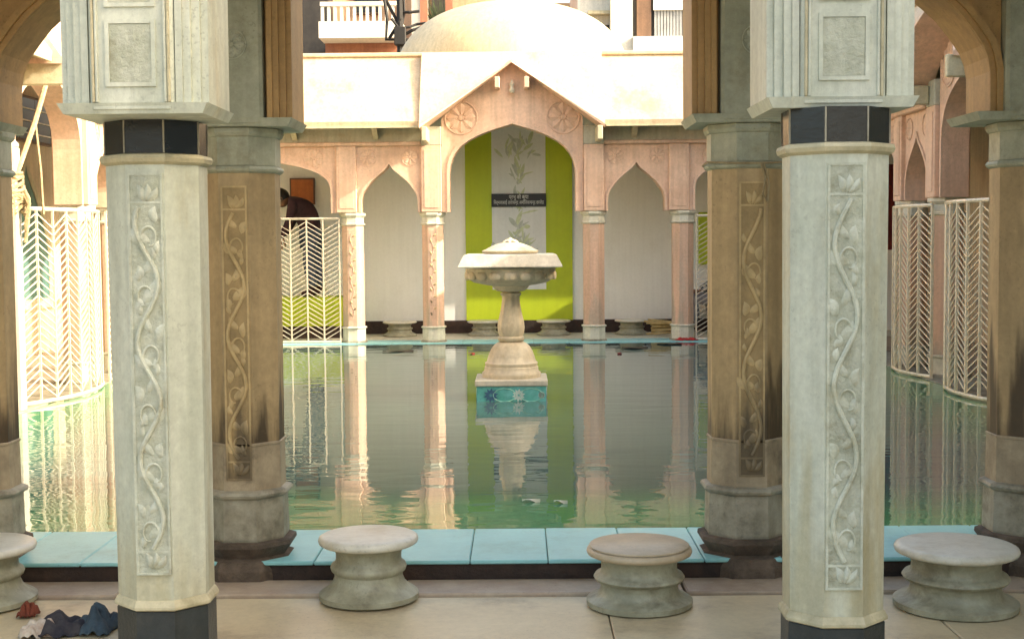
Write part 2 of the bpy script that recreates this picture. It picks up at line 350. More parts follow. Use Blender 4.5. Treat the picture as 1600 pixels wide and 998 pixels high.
# ------------------------------------------------------------------ carved vine
def leaf_mesh():
    m = MB(); n = 7; L_, W, T = .052, .030, .009
    for i in range(n+1):
        u = i/n; hw = W*.5*math.sin(math.pi*min(1, u**.8))**.8 if 0 < u < 1 else 0.0005
        cx = .012*math.sin(u*2.2)
        m.v += [(cx-hw, 0, u*L_), (cx, -T*math.sin(math.pi*(.12+.8*u)), u*L_), (cx+hw, 0, u*L_)]
    for i in range(n):
        k = i*3; m.f += [(k, k+1, k+4, k+3), (k+1, k+2, k+5, k+4)]
    me = m.mesh('leaf')
    for q in me.polygons: q.use_smooth = True
    return me
LEAF = {}
for key in ('vine_hi', 'brownrelief'):
    me = leaf_mesh(); me.materials.append(M[key]); LEAF[key] = me
def vine(parent, yf, z0, z1, key_ground, key_relief, hw=.046, flip=1, wl=.36):
    """carved panel on the face at local y = yf: ground, raised border, winding stem, leaves"""
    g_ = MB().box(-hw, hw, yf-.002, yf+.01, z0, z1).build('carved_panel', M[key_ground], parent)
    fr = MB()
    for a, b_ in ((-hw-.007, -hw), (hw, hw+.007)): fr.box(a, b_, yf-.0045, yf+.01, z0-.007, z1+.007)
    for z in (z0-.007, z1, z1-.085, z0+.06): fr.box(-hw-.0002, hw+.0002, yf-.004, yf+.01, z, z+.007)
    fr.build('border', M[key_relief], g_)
    a0, a1 = z0+.075, z1-.095; pts = []; n = 90
    for i in range(n+1):
        z = a0+(a1-a0)*i/n; ph = 2*math.pi*(z-a0)/wl
        pts.append((flip*.033*math.sin(ph), yf-.005, z))
    MB().tube(pts, .0075, 7).build('stem', M[key_relief], g_, smooth=True)
    k = 0; z = a0+wl*.25
    while z < a1-.02:
        s = flip*(1 if k % 2 == 0 else -1)                       # stem bulges to side s here; leaves fill the other side
        # tendril leaving the stem below the bend and curling into the hollow of the curve
        zc = z+.005; n2 = 16; tp_ = []
        for i in range(n2+1):
            a_ = math.pi*(1.55*i/n2); rr = .034*(1-.5*i/n2)
            tp_.append((-s*.010+s*rr*math.cos(a_)*.85, yf-.004, zc-.050+rr*math.sin(a_)*1.25))
        MB().tube(tp_, [.0048*(1-.5*i/n2) for i in range(n2+1)], 6).build('tendril', M[key_relief], g_, smooth=True)
        for (dx, dz, rot, sc) in ((-s*.012, -.062, s*.55, 1.35), (-s*.030, .000, -s*.35, 1.05), (-s*.008, .022, s*.25, 1.0), (-s*.036, -.085, -s*.1, .8), (s*.026, .075, -s*.2, .7)):
            if z0+.07 < z+dz < z1-.14:
                inst('leaf', LEAF[key_relief], (max(-hw+.016, min(hw-.016, dx*.9)), yf-.001, z+dz+random.uniform(-.008,.008)), g_, (0, rot+random.uniform(-.3, .3), 0), (sc*s*random.uniform(.9,1.2), .9, sc*random.uniform(.85,1.15)))
        z += wl/2; k += 1
    # end motifs: a small tulip at each end
    for zz, up in ((z0+.012, 1), (z1-.078, 1)):
        for rr in (-.5, 0, .5):
            inst('leaf', LEAF[key_relief], (rr*.012, yf-.003, zz), g_, (0, rr, 0), (.8, 1.2, 1.0))

# ------------------------------------------------------------------ columns
def front_column(x, y, label, flip):
    t = thing('octagonal_column', (x, y, 0), label, 'column', 'pale front columns of the near arcade')
    MB().octa([(.142,0),(.142,.164),(.139,.168)]).build('base_block', M['slatebase'], t)
    MB().octa([(.139,.168),(.150,.174),(.150,.182),(.142,.198),(.137,.202)]).build('base_collar', M['cream'], t)
    MB().octa([(.1375,.202),(.1425,1.532)]).build('shaft', M['pale'], t)
    MB().octa([(.143,1.532),(.156,1.540),(.160,1.552),(.156,1.562),(.142,1.566)]).build('capital_collar', M['cream'], t)
    MB().octa([(.1435,1.566),(.1435,1.666)]).build('capital_band', M['slate'], t)
    # thin pale joints between the slate tiles of the capital band
    for k in range(8):
        a = math.pi/8 + k*math.pi/4; r = .1443/math.cos(math.pi/8)
        MB().box(-.0022, .0022, -.0022, .0022, 1.567, 1.665).build('tile_joint', M['greylow'], t).matrix_basis = Matrix.Translation((r*math.cos(a)*.999, r*math.sin(a)*.999, 0))
    vine(t, -.1432, .29, 1.50, 'vine', 'vine_hi', .046, flip, .36 if flip > 0 else .405)
    return t
front_column(X0-1.055, 4.20, 'pale octagonal marble column in the foreground, left of the two', 1)
front_column(X0+.998, 3.97, 'pale octagonal marble column in the foreground, right of the two', -1)

def tank_column(x, label, flip):
    t = thing('octagonal_column', (x, YN, 0), label, 'column', 'brown columns on the near rim of the tank')
    MB().octa([(.194,-.03),(.190,.05),(.176,.082),(.150,.092),(.158,.105),(.178,.135),(.176,.150),(.16,.155)]).build('plinth', M['rough'], t)
    MB().octa([(.150,.155),(.152,.165),(.148,.318)]).build('base_drum', M['greylow'], t)
    MB().octa([(.149,.318),(.163,.326),(.167,.336),(.162,.346),(.144,.352)]).build('base_ring', M['greylow'], t)
    MB().octa([(.142,.352),(.140,.52),(.1435,.523),(.1435,.530),(.139,.533)]).build('shaft_foot', M['brownlow'], t)
    MB().octa([(.139,.533),(.140,1.555)]).build('shaft', M['brown'], t)
    MB().octa([(.141,1.555),(.152,1.562),(.155,1.570),(.150,1.580),(.140,1.584)]).build('capital_collar', M['greycap'], t)
    MB().octa([(.143,1.584),(.143,1.690),(.150,1.694),(.156,1.706),(.156,1.722),(.150,1.726)]).build('capital', M['greycap'], t)
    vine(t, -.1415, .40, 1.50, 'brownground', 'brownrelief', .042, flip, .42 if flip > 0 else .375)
    return t
tank_column(X0-1.0, 'brown octagonal column behind the left pale column, on the near rim of the tank', -1)
tank_column(X0+.945, 'brown octagonal column behind the right pale column, on the near rim of the tank', 1)
tank_column(X0-2.048, 'brown octagonal column cut off by the left edge of the picture', -1)
tank_column(X0+2.04, 'brown octagonal column cut off by the right edge of the picture', 1)

def far_column(x, y, label, carved=True, shaft='pinkshaft', rz=0, cat='column', ring=True):
    t = thing('octagonal_column', (x, y, 0), label, cat, 'pink columns round the far sides of the tank', rz)
    MB().octa([(.150,.05),(.150,.100),(.130,.108)]).build('plinth', M['greylow'], t)
    MB().octa([(.132,.108),(.130,.248)]).build('base_drum', M['capital'], t)
    MB().octa([(.131,.248),(.145,.256),(.147,.266),(.130,.276)]).build('base_ring', M['capital'], t)
    MB().octa([(.124,.276),(.124,1.468)]).build('shaft', M[shaft], t)
    MB().octa([(.125,1.468),(.142,1.478),(.144,1.492),(.128,1.500),(.126,1.56),(.140,1.575),(.152,1.59),(.152,1.618)]).build('capital', M['capital'], t)
    if carved:
        g_ = MB().box(-.036, .036, -.127, -.12, .36, 1.42).build('carved_panel', M['pinkline'], t)
        pts = [(.017*math.sin(i*.42), -.127, .38+1.0*i/60) for i in range(61)]
        MB().tube(pts, .005, 5).build('stem', M['pinkshaft'], g_, smooth=True)
        for i in range(14):
            s = 1 if i % 2 else -1
            inst('leaf', LEAF['brownrelief'], (s*.010, -.127, .40+i*.072), g_, (0, s*.6, 0), (.8, 1.2, .9))
    return t
far_column(X0-1.905, YF, 'sunlit carved column beside the white lattice fence on the far side', True)
far_column(X0-.955, YF, 'sunlit carved column left of the green panel on the far side', True)
far_column(X0+.955, YF, 'shaded pink column right of the green panel on the far side', False)
far_column(X0+2.01, YF, 'shaded pink column on the far side, nearest the right brown column', False)

# ------------------------------------------------------------------ arcades
NARROW = [(1,0),(.995,.25),(.97,.335),(.92,.415),(.83,.495),(.74,.565),(.65,.63),(.51,.705),(.37,.775),(.25,.83),(.14,.885),(.06,.94),(0,1)]
WIDE   = [(1,0),(.998,.45),(.985,.53),(.955,.60),(.90,.675),(.82,.745),(.70,.81),(.55,.865),(.40,.91),(.25,.945),(.12,.972),(.05,.985),(0,1)]
def arch_curve(c, half, zs, rise, kind):
    l = [(c-u*half, zs+v*rise) for u, v in kind]
    r = [(c+u*half, zs+v*rise) for u, v in reversed(kind)][1:]
    return l + r
def arch_panel(u0, u1, c, half, zs, rise, kind, zt, y0, y1):
    """wall u0..u1 with an arched opening; zt is a function of u"""
    cv = arch_curve(c, half, zs, rise, kind)
    pts = [(u0, zs)] + cv + [(u1, zs)]
    m = MB(); n = len(pts)
    for y in (y0, y1):
        m.v += [(u, y, z) for u, z in pts] + [(u, y, zt(u)) for u, z in pts]
    for i in range(n-1):
        m.f += [(i, i+1, n+i+1, n+i), (2*n+i+1, 2*n+i, 3*n+i, 3*n+i+1),
                (i+1, i, 2*n+i, 2*n+i+1), (n+i, n+i+1, 3*n+i+1, 3*n+i)]
    m.f += [(0, n, 3*n, 2*n), (n-1, 2*n-1+2*n, 2*n-1, n-1)[:0] or (n-1, 3*n-1, 4*n-1, 2*n-1)]
    return m
def arch_band(c, half, zs, rise, kind, wd, y0, y1):
    """raised moulding that follows the arch edge"""
    cv = arch_curve(c, half, zs, rise, kind); ov = arch_curve(c, half+wd, zs, rise+wd*1.25, kind)
    m = MB(); n = len(cv)
    for y in (y0, y1): m.v += [(u, y, z) for u, z in cv] + [(u, y, z) for u, z in ov]
    for i in range(n-1):
        m.f += [(i, i+1, n+i+1, n+i), (2*n+i+1, 2*n+i, 3*n+i, 3*n+i+1), (i+1, i, 2*n+i, 2*n+i+1), (n+i, n+i+1, 3*n+i+1, 3*n+i)]
    m.f += [(0, n, 3*n, 2*n), (n-1, 3*n-1, 4*n-1, 2*n-1)]
    return m
def rosette(parent, u, z, r, y, mt='pink', mt2='pink', carved=True):
    ring = MB().tube([(u+r*math.cos(a*math.pi/14), y, z+r*math.sin(a*math.pi/14)) for a in range(28)], r*.045, 5, True).build('rosette', M[mt], parent, smooth=True)
    if carved:
        m = MB()
        for k in range(8):
            a = k*math.pi/4; n = 6; base = len(m.v)
            for i in range(n+1):
                t_ = i/n; rad = r*(.2+.68*t_); hw = r*.33*math.sin(math.pi*(.08+.84*t_))
                ca, sa = math.cos(a), math.sin(a)
                m.v += [(u+rad*ca-hw*sa, y+.004, z+rad*sa+hw*ca), (u+rad*ca, y-r*.05, z+rad*sa), (u+rad*ca+hw*sa, y+.004, z+rad*sa-hw*ca)]
            for i in range(n):
                q = base+i*3; m.f += [(q, q+1, q+4, q+3), (q+1, q+2, q+5, q+4)]
        m.build('petals', M[mt2], ring)
        MB().lathe([(r*.2,0),(r*.17,r*.07),(.001,r*.1)], 12).build('boss', M[mt2], ring).matrix_basis = Matrix.Translation((u, y+.004, z)) @ Matrix.Rotation(math.pi/2, 4, 'X')

def eave_strip(u0, u1, zf, y_front, y_back, z_back, th=.05):
    """sloping stone eave; zf(u) height of its lower edge"""
    us = [u0+(u1-u0)*i/12 for i in range(13)]; m = MB()
    for u in us:
        m.v += [(u, y_front, zf(u)), (u, y_back, z_back-.06), (u, y_back, z_back), (u, y_front-.008, zf(u)+th)]
    for i in range(len(us)-1):
        a = i*4; b_ = a+4
        for k in range(4): l = (k+1) % 4; m.f.append((a+k, a+l, b_+l, b_+k))
    m.f += [(0,1,2,3), (len(m.v)-4, len(m.v)-1, len(m.v)-2, len(m.v)-3)]
    return m

def arcade(name, loc, rz, label, cols, ends, ZS=1.62, wall='pink', dome=True, gable=True, roofmat='roof', depth=1.2, wide=0):
    """arcade in a local frame: x along, -y towards the tank"""
    t = thing(name, loc, label, 'arcade', None, rz)
    T = .11; ZE = 2.40
    c1, c2 = cols                                            # half spans of centre bay and of outer columns
    us = [ends[0], -c2, -c1, c1, c2, ends[1]]
    flat = lambda u: ZE
    for i in range(5):
        u0, u1 = us[i], us[i+1]
        if i == 2:
            half = c1-.215; zt = lambda u: 2.58 + .82*max(0, 1-abs(u)/1.0)
            pn = arch_panel(-c1+.125, c1-.125, 0, half, ZS, 1.03, WIDE, zt, -T, T).build('arch_panel', M[wall], t)
            arch_band(0, half, ZS, 1.03, WIDE, .035, -T-.018, -T-.001).build('arch_moulding', M[wall], pn)
            for s in (-1, 1): rosette(pn, s*.60, 2.72, .19, -T-.004)
        else:
            e0 = .12 if i in (1, 3) else (.0 if i == 0 else .12); e1 = .12 if i in (1, 3) else (.12 if i == 0 else .0)
            w_ = u1-u0
            if i in (1, 3):
                half = w_/2-.165; kind, rise = NARROW, .57
            else:
                half = w_/2-.19; kind, rise = WIDE, .62
            c = (u0+u1)/2
            if i in (0, 4) and w_ > 2.4:                     # long end bays: two arches
                half = w_/4-.17
                for cc in ((u0*3+u1)/4, (u0+u1*3)/4):
                    pn = arch_panel(cc-w_/4+(.12 if cc > c and i == 4 and False else 0)+.001, cc+w_/4-.001, cc, half, ZS, .62, WIDE, flat, -T, T).build('arch_panel', M[wall], t)
                    arch_band(cc, half, ZS, .62, WIDE, .03, -T-.016, -T-.001).build('arch_moulding', M[wall], pn)
                    for s in (-1, 1): rosette(pn, cc+s*half*.78, 2.27, .075, -T-.004)
                continue
            pn = arch_panel(u0+e0, u1-e1, c, half, ZS, rise, kind, flat, -T, T).build('arch_panel', M[wall], t)
            arch_band(c, half, ZS, rise, kind, .028, -T-.016, -T-.001).build('arch_moulding', M[wall], pn)
            for s in (-1, 1): rosette(pn, c+s*half*.74, 2.265, .098 if i in (1, 3) else .12, -T-.004)
    for u in us[1:5]:
        pl = MB().cbox(u-.12, u+.12, -T-.045, T+.045, ZS, ZE, .008).build('pilaster', M[wall], t)
        MB().cbox(u-.085, u+.085, -T-.052, -T-.046, ZS+.05, ZE-.05, .002).build('pilaster_panel', M[wall], pl)
        if abs(u) < c1+.01:
            MB().cbox(u-.12, u+.12, -T-.044, T+.044, ZE+.001, 2.62, .006).build('pilaster_head', M['fascia'], pl)
    # entablature: moulding, fascia and small brackets on both wings
    for s in (-1, 1):
        a, b_ = sorted((s*(c1+.121), ends[0] if s < 0 else ends[1]))
        MB().cbox(a, b_, -T-.06, T, ZE+.001, ZE+.045, .01).build('moulding', M[wall], t)
        MB().box(a, b_, -T-.03, T, ZE+.046, 2.75).build('fascia', M['fascia'], t)
        k = a+.35
        while k < b_-.1:
            MB().add([(k-.03, -T-.03, 2.47), (k+.03, -T-.03, 2.47), (k-.03, -.40, 2.60), (k+.03, -.40, 2.60), (k-.03, -T-.03, 2.70), (k+.03, -T-.03, 2.70), (k-.03, -.40, 2.66), (k+.03, -.40, 2.66)],
                     [(0,1,3,2),(2,3,7,6),(6,7,5,4),(0,2,6,4),(1,5,7,3),(0,4,5,1)]).build('bracket', M['cream'], t)
            k += .95
        ev = eave_strip(a-.02 if s > 0 else a, b_ if s > 0 else b_+.02, lambda u: 2.60, -.52, .10, 3.47).build('eave', M[roofmat], t)
        MB().box(a, b_, -.527, -.50, 2.578, 2.599).build('drip_edge', M['cream'], ev)
    # gable-shaped eave over the middle bay
    G = 1.06
    zf = lambda u: 2.60 + .775*max(0, 1-abs(u)/G)
    yb = lambda z: -.60 + .60*(z-2.60)/.89
    for s in (-1, 1):
        a_, b_, c_, d_ = (s*G, 2.60), (0, 3.375), (0, 3.49), (s*G, 3.49)
        pts = [(u, yb(z), z) for u, z in (a_, b_, c_, d_)]
        gb = MB().add(pts + [(u, y+.07, z) for u, y, z in pts], [(0,1,2,3),(7,6,5,4),(0,4,5,1),(1,5,6,2),(2,6,7,3),(3,7,4,0)]).build('gable_eave', M[roofmat], t)
        MB().add([(s*G, -.61, 2.565), (0, -.30, 3.34), (0, -.13, 3.374), (s*G, -.61, 2.599), (s*G, -.112, 2.565), (0, -.112, 3.34), (0, -.112, 3.374), (s*G, -.112, 2.599)],
                 [(0,1,2,3),(7,6,5,4),(0,4,5,1),(1,5,6,2),(2,6,7,3),(3,7,4,0)]).build('gable_soffit', M[wall], gb)
        MB().add([(s*(G-.003), -.54, 2.601), (s*(G-.003), .05, 3.485), (s*(G-.003), .1, 3.485), (s*(G-.003), -.1, 2.601), (s*(G-.05), -.54, 2.601), (s*(G-.05), .05, 3.485), (s*(G-.05), .1, 3.485), (s*(G-.05), -.1, 2.601)],
                 [(0,1,2,3),(7,6,5,4),(0,4,5,1),(1,5,6,2),(2,6,7,3),(3,7,4,0)]).build('gable_cheek', M[roofmat], gb)
    MB().box(-G+.06, G-.06, .05, .1, 3.44, 3.484).build('gable_top', M[roofmat], t)
    for s in (-1, 1):
        MB().cbox(s*.17-.03, s*.17+.03, -.36, -T-.001, 3.04, 3.17, .008).build('gable_bracket', M[wall], t)
        MB().cbox(s*1.0-.03, s*1.0+.03, -.64, -T-.05, 2.42, 2.58, .008).build('gable_bracket', M['cream'], t)
    MB().lathe([(.02,0),(.035,.03),(.02,.07),(.03,.1),(.006,.15)], 10).build('gable_pendant', M['capital'], t).matrix_basis = Matrix.Translation((0, -.17, 3.0))
    # roof
    MB().box(ends[0]-.001, ends[1]+wide, .101, depth+.25+(2.0 if dome else 0), 3.20, 3.462).build('roof_slab', M[roofmat], t)
    MB().cbox(ends[0], ends[1], .06, .22, 3.463, 3.51, .01).build('parapet', M[roofmat], t)
    if dome:
        pr = [(1.50*math.cos(a)**.86 if a < 1.57 else .001, 3.463+.88*math.sin(a)) for a in [i*math.pi/2/18 for i in range(19)]]
        MB().lathe(pr, 48, 0, 1.66, 0, False).build('dome', M['domep'], t, smooth=True)
    return t
arcade('arcade', (X0, YF, 0), 0, 'far arcade with pink arches, cream gabled eave and low cream dome', (.955, 1.955), (-XS-.1, XS+.1), wide=1.55)  # wide: unseen right end of the roof, extended to block the sun
arcade('arcade', (X0-XS, YC, 0), math.pi/2, 'left arcade with sunlit arches seen behind the rope and curved lattice fence', (.955, 1.955), (-5.2, 5.2), dome=False, depth=1.4)
arcade('arcade', (X0+XS, YC, 0), -math.pi/2, 'right arcade with shaded pink pointed arches behind the gilt fence panels', (.955, 1.955), (-5.2, 5.2), dome=False, depth=1.4)
for s, nm in ((-1, 'left'), (1, 'right')):
    words = {(-1, 1): 'left arcade column at the far end of the curved lattice fence', (-1, 0): 'left arcade column beside the white post with the rope',
             (1, 1): 'right arcade column between the two gilt fence panels', (1, 0): 'right arcade column at the near end of the gilt fence',
             (-1, 2): 'left arcade column hidden half behind the left pale column', (1, 2): 'right arcade column beyond the pointed arch'}
    for k, y in ((0, YC-.955), (1, YC+.955), (2, YC+1.955)):
        far_column(X0+s*XS, y, words[(s, k)], False, rz=s*math.pi/2*-1)
    for y in (YC-3.58, YC+3.58):
        far_column(X0+s*XS, y, 'plain pink column in the long end bay of the %s arcade, %s half' % (nm, 'near' if y < YC else 'far'), False)

# near arcade: upper walls over the two column rows, and its roof
def near_row(name, y, xc, spans, ZS, label, wall, capm, front):
    t = thing(name, (xc, y, 0), label, 'arcade', None)
    c1, c2 = spans; T = .125; ZT = 3.05
    us = [-3.72, -c2, -c1, c1, c2, 3.72]
    gc, gn = (.212, .212) if front else (.225, .165)
    for i in range(5):
        u0, u1 = us[i], us[i+1]; c = (u0+u1)/2
        l = gc if i in (2, 3) and False else None
        if i == 2: half, kind, rise = (u1-u0)/2-gc, WIDE, 1.05
        elif i in (1, 3): half, kind, rise = ((u1-u0)/2-gn, WIDE, 1.05) if front else ((u1-u0)/2-gn, NARROW, .60)
        else: half, kind, rise = (u1-u0)/2-.2, WIDE, .7
        e0 = .0 if i == 0 else .125; e1 = 0 if i == 4 else .125
        pn = arch_panel(u0+e0, u1-e1, c, half, ZS+.03, rise, kind, lambda u: ZT, -T, T).build('arch_panel', M[wall], t)
        for q, (o, wd, pr) in enumerate(((0, .020, .012), (.0205, .024, .026), (.045, .022, .040), (.0675, .020, .047))):
            if i in (1, 3) and not front and q > 1: continue
            for (ya, yb_) in ((-T-pr, -T-.001), (T+.001, T+pr)):
                arch_band(c, half+o, ZS+.031, rise+o*1.2, kind, wd, ya, yb_).build('arch_moulding', M[wall], pn)
    for u in us[1:5]:
        pl = MB().cbox(u-.122, u+.122, -T-.055, T+.055, ZS, ZT, .012).build('pier', M[capm], t)
        # corbel below the arch springing
        gl, gr_ = (gn if u < -c1+.01 and abs(u) < c1+.01 else gc, gc if u < -c1+.01 and abs(u) < c1+.01 else gn) if not front else (gc, gc)
        gl += .004; gr_ += .004
        MB().add([(u-gl+.016, -T-.048, ZS-.001), (u+gr_-.016, -T-.048, ZS-.001), (u+gr_-.016, T+.048, ZS-.001), (u-gl+.016, T+.048, ZS-.001),
                  (u-gl, -T-.058, ZS+.0295), (u+gr_, -T-.058, ZS+.0295), (u+gr_, T+.058, ZS+.0295), (u-gl, T+.058, ZS+.0295)],
                 [(0,3,2,1),(4,5,6,7),(0,1,5,4),(1,2,6,5),(2,3,7,6),(3,0,4,7)]).build('corbel', M[capm], pl)
        if front:
            for (z0, z1) in ((ZS+.075, ZS+.265), (ZS+.30, ZS+.85)):
                f_ = MB()
                for a, b_ in ((-.072, -.060), (.060, .072)): f_.box(u+a, u+b_, -T-.061, -T-.05, z0, z1)
                for z in (z0, z1-.012): f_.box(u-.0602, u+.0602, -T-.0605, -T-.05, z, z+.012)
                pf = f_.build('panel_frame', M[capm], pl)
                MB().box(u-.059, u+.059, -T-.058, -T-.05, z0+.013, z1-.013).build('panel_ground', M['vine'], pf)
                for k in range(0 if z1-z0 < .3 else 9):
                    zz = z0+.03+k*.05
                    for s in (-1, 1):
                        inst('leaf', LEAF['vine_hi'], (u+s*.014, -T-.057, zz), pf, (0, s*.8, 0), (s*1.3, .6, 1.0))
            for s in (-1, 1):
                for k, o in enumerate((.098, .108)):
                    MB().cbox(u+s*o-.004, u+s*o+.004, -T-.062, -T-.05, ZS+.03, ZT, .002).build('pier_fillet', M['cream' if k else capm], pl)
        else:
            rosette(pl, u+.01, ZS+.30, .055, -T-.058, 'vine', 'vine')
    return t
near_row('upper_wall', 4.05, X0-.018, (1.017, 2.05), 1.668, 'pale arched wall resting on the two foreground columns', 'pale', 'pale', True)
near_row('upper_wall', YN, X0-.0275, (.9725, 2.025), 1.727, 'brown arched wall resting on the columns of the near tank rim', 'soffit', 'greycap', False)
nr = thing('arcade_roof', (X0, 4.6, 3.05), 'flat roof over the near arcade above the picture', 'roof')
MB().box(-4.4, 4.4, -.85, .95, .002, .22).build('ceiling_slab', M['soffit'], nr)
for s in (-1, 1):
    e = MB().box(X0+s*4.05-.3, X0+s*4.05+.3, 3.8, 5.09, -.02, 3.05).build('end_wall', M['pale']); tag(e, '%s end wall of the near arcade outside the picture' % ('left' if s < 0 else 'right'), 'wall')
    front = thing('octagonal_column', (X0-.018+s*2.05, 4.05, 0), 'plain pale column of the front row just outside the %s of the picture' % ('left' if s < 0 else 'right'), 'column')
    MB().octa([(.142,0),(.142,.2),(.137,.226),(.1425,1.532),(.16,1.55),(.143,1.566),(.143,1.666)]).build('shaft', M['pale'], front)
sb = thing('added_sun_blocker', (6.4, -.6, -.14), 'added plain block right of the near arcade, outside the picture, shading it from the sun', 'sun blocker')  # unseen mass added to keep direct sun off the front columns
MB().box(-1.9, 1.9, -5, 5, 0, 5.6).build('wall', M['housew'], sb)
MB().cbox(-2.05, 2.05, -5.1, 5.1, 5.6, 5.75, .02).build('parapet', M['peach'], sb)

# ------------------------------------------------------------------ back walls
bw = thing('back_wall', (X0, 17.32, .09), 'pale grey wall behind the far arcade', 'wall')
MB().box(-5.19, 5.19, 0, .2, 0, 3.105).build('wall', M['back'], bw)
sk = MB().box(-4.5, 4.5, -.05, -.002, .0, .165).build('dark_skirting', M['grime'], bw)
gp = thing('painted_panel', (X0+.07, 17.31, .19), 'lime green panel with a pale central strip under the middle arch', 'panel')
MB().box(-.685, .685, -.03, .005, .0, 2.75).build('green_panel', M['green'], gp)
st = MB().box(-.345, .345, -.036, -.031, .46, 2.74).build('pale_strip', M['mural'], gp)
lf = [MB(), MB()]
def flat_leaf(m, x, z, L_, wd, a, y):
    base = len(m.v); n = 6
    for i in range(n+1):
        u = i/n; hw = wd*.5*math.sin(math.pi*u)**.8 if 0 < u < 1 else .0004; bx = .15*L_*u*u
        ca, sa = math.cos(a), math.sin(a); px, pz = x+u*L_*sa+bx*ca, z+u*L_*ca-bx*abs(sa)
        m.v += [(px-hw*ca, y, pz+hw*sa), (px+hw*ca, y, pz-hw*sa)]
    for i in range(n): q = base+i*2; m.f.append((q, q+1, q+3, q+2))
for (zc, n, spread) in ((.85, 34, .20), (1.12, 18, .09), (1.52, 20, .13), (1.85, 14, .08), (2.2, 22, .2)):
    for k in range(n):
        a = random.gauss(0, .75); x = random.gauss(-.01, spread*.45); z = zc+random.uniform(-.1, .14)
        flat_leaf(lf[random.random() < .45], x, z, random.uniform(.08, .24), random.uniform(.02, .06), a, -.0375-random.random()*.001)
lf[0].build('painted_leaves', M['leafp'], st); lf[1].build('painted_grey_leaves', M['leafq'], st)
sg = thing('sign_board', (at(810.5, 313, 17.25).x, 17.27, at(810.5, 323, 17.25).z), 'black name board with two lines of white Hindi lettering on the pale strip', 'sign')
MB().cbox(-.349, .349, -.025, .0, 0, .166, .003).build('board', M['signk'], sg)
def text(s, x, z, size, width, parent):
    cu = bpy.data.curves.new('lettering', 'FONT'); cu.body = s; cu.size = size; cu.align_x = 'CENTER'; cu.extrude = .0008
    o = bpy.data.objects.new('lettering', cu); col.objects.link(o)
    bpy.context.view_layer.update()
    dg = bpy.context.evaluated_depsgraph_get(); me = bpy.data.meshes.new_from_object(o.evaluated_get(dg))
    bpy.data.objects.remove(o)
    xs_ = [v.co.x for v in me.vertices]
    k = width/(max(xs_)-min(xs_)) if xs_ else 1
    me.materials.clear(); me.materials.append(M['letter'])
    q = bpy.data.objects.new('lettering', me); col.objects.link(q); q.parent = parent
    q.location = (x, -.0275, z); q.rotation_euler = (math.pi/2, 0, 0); q.scale = (k, 1, 1)
text('\u092a\u094d\u0930\u092d\u0941 \u0915\u0940 \u0915\u0943\u092a\u093e', 0, .10, .07, .25, sg)
text('\u093f\u0928\u0930\u094d\u092e\u0932\u093e\u092c\u093e\u0908 \u0924\u093e\u0930\u093e\u091a\u0928\u094d\u0926 \u0905\u092e\u094b\u093f\u0932\u0915\u091a\u0928\u094d\u0926 \u091b\u093e\u091c\u0947\u0921', 0, .033, .062, .64, sg)
ob = thing('notice_board', (at(473, 320, 17.3).x, 17.31, at(473, 320, 17.3).z), 'orange board on the wall behind the bending person', 'board')
MB().cbox(-.16, .16, -.03, .0, 0, .34, .004).build('frame', M['brownw'], ob); MB().box(-.14, .14, -.034, -.0305, .02, .32).build('face', M['orange'], ob)
pf = thing('green_platform', (at(470, 500, 16.7).x, 16.95, .09), 'lime green raised platform behind the white lattice fence', 'platform')
MB().box(-1.4, .62, -.35, .30, .15, .505).build('platform_face', M['green'], pf); MB().box(-1.41, .63, -.36, .30, 0, .149).build('dark_base', M['grime'], pf)
gr = MB().cbox(2.30, 3.6, 17.24, 17.315, .95, 1.62, .01).build('green_board', M['green']); tag(gr, 'lime green board behind the far right column', 'board')

lw = thing('back_wall', (X0-5.2, YC, .09), 'cream wall with dark window and teal arch behind the left arcade', 'wall')
MB().box(-.2, 0, -5.4, 6.86, 0, 3.105).build('wall', M['wallp'], lw)
for yy in (-1.7, .6, 3.75):
    wn = MB().box(.001, .03, yy-.75, yy+.75, 2.28, 2.78).build('window', M['brownw'], lw)
    for k in range(3): MB().box(.031, .036, yy-.71+k*.48, yy-.25+k*.48, 2.31, 2.75).build('pane', M['glass'], wn)
    for k in range(3): MB().bar((.045, yy-.75, 2.38+k*.13), (.045, yy+.75, 2.38+k*.13), .007).build('window_bar', M['steel'], wn)
for yy in (-.9, 1.0, 3.75):
    cv = arch_curve(0, .62, .6, 1.45, NARROW)
    m = MB().add([(.006, yy+u, z) for u, z in cv], [tuple(range(len(cv)))]); ar = m.build('teal_niche', M['teal'], lw)
    m = MB(); ov = arch_curve(0, .74, .6, 1.57, NARROW); n = len(cv)
    m.v = [(.012, yy+u, z) for u, z in cv] + [(.012, yy+u, z) for u, z in ov]
    m.f = [(i, i+1, n+i+1, n+i) for i in range(n-1)]; m.build('niche_border', M['cream'], ar)
rw = thing('back_wall', (X0+5.2, YC, .09), 'tan wall behind the right arcade', 'wall')
MB().box(0, .2, -5.4, 6.86, 0, 3.105).build('wall', M['wallp'], rw)
for yy in (-.6, 2.2): MB().box(-.03, -.001, yy-.4, yy+.4, 0, 1.9).build('doorway_shade', M['dark'], rw)  # slabs on the wall, doorway shade put into their dark colour

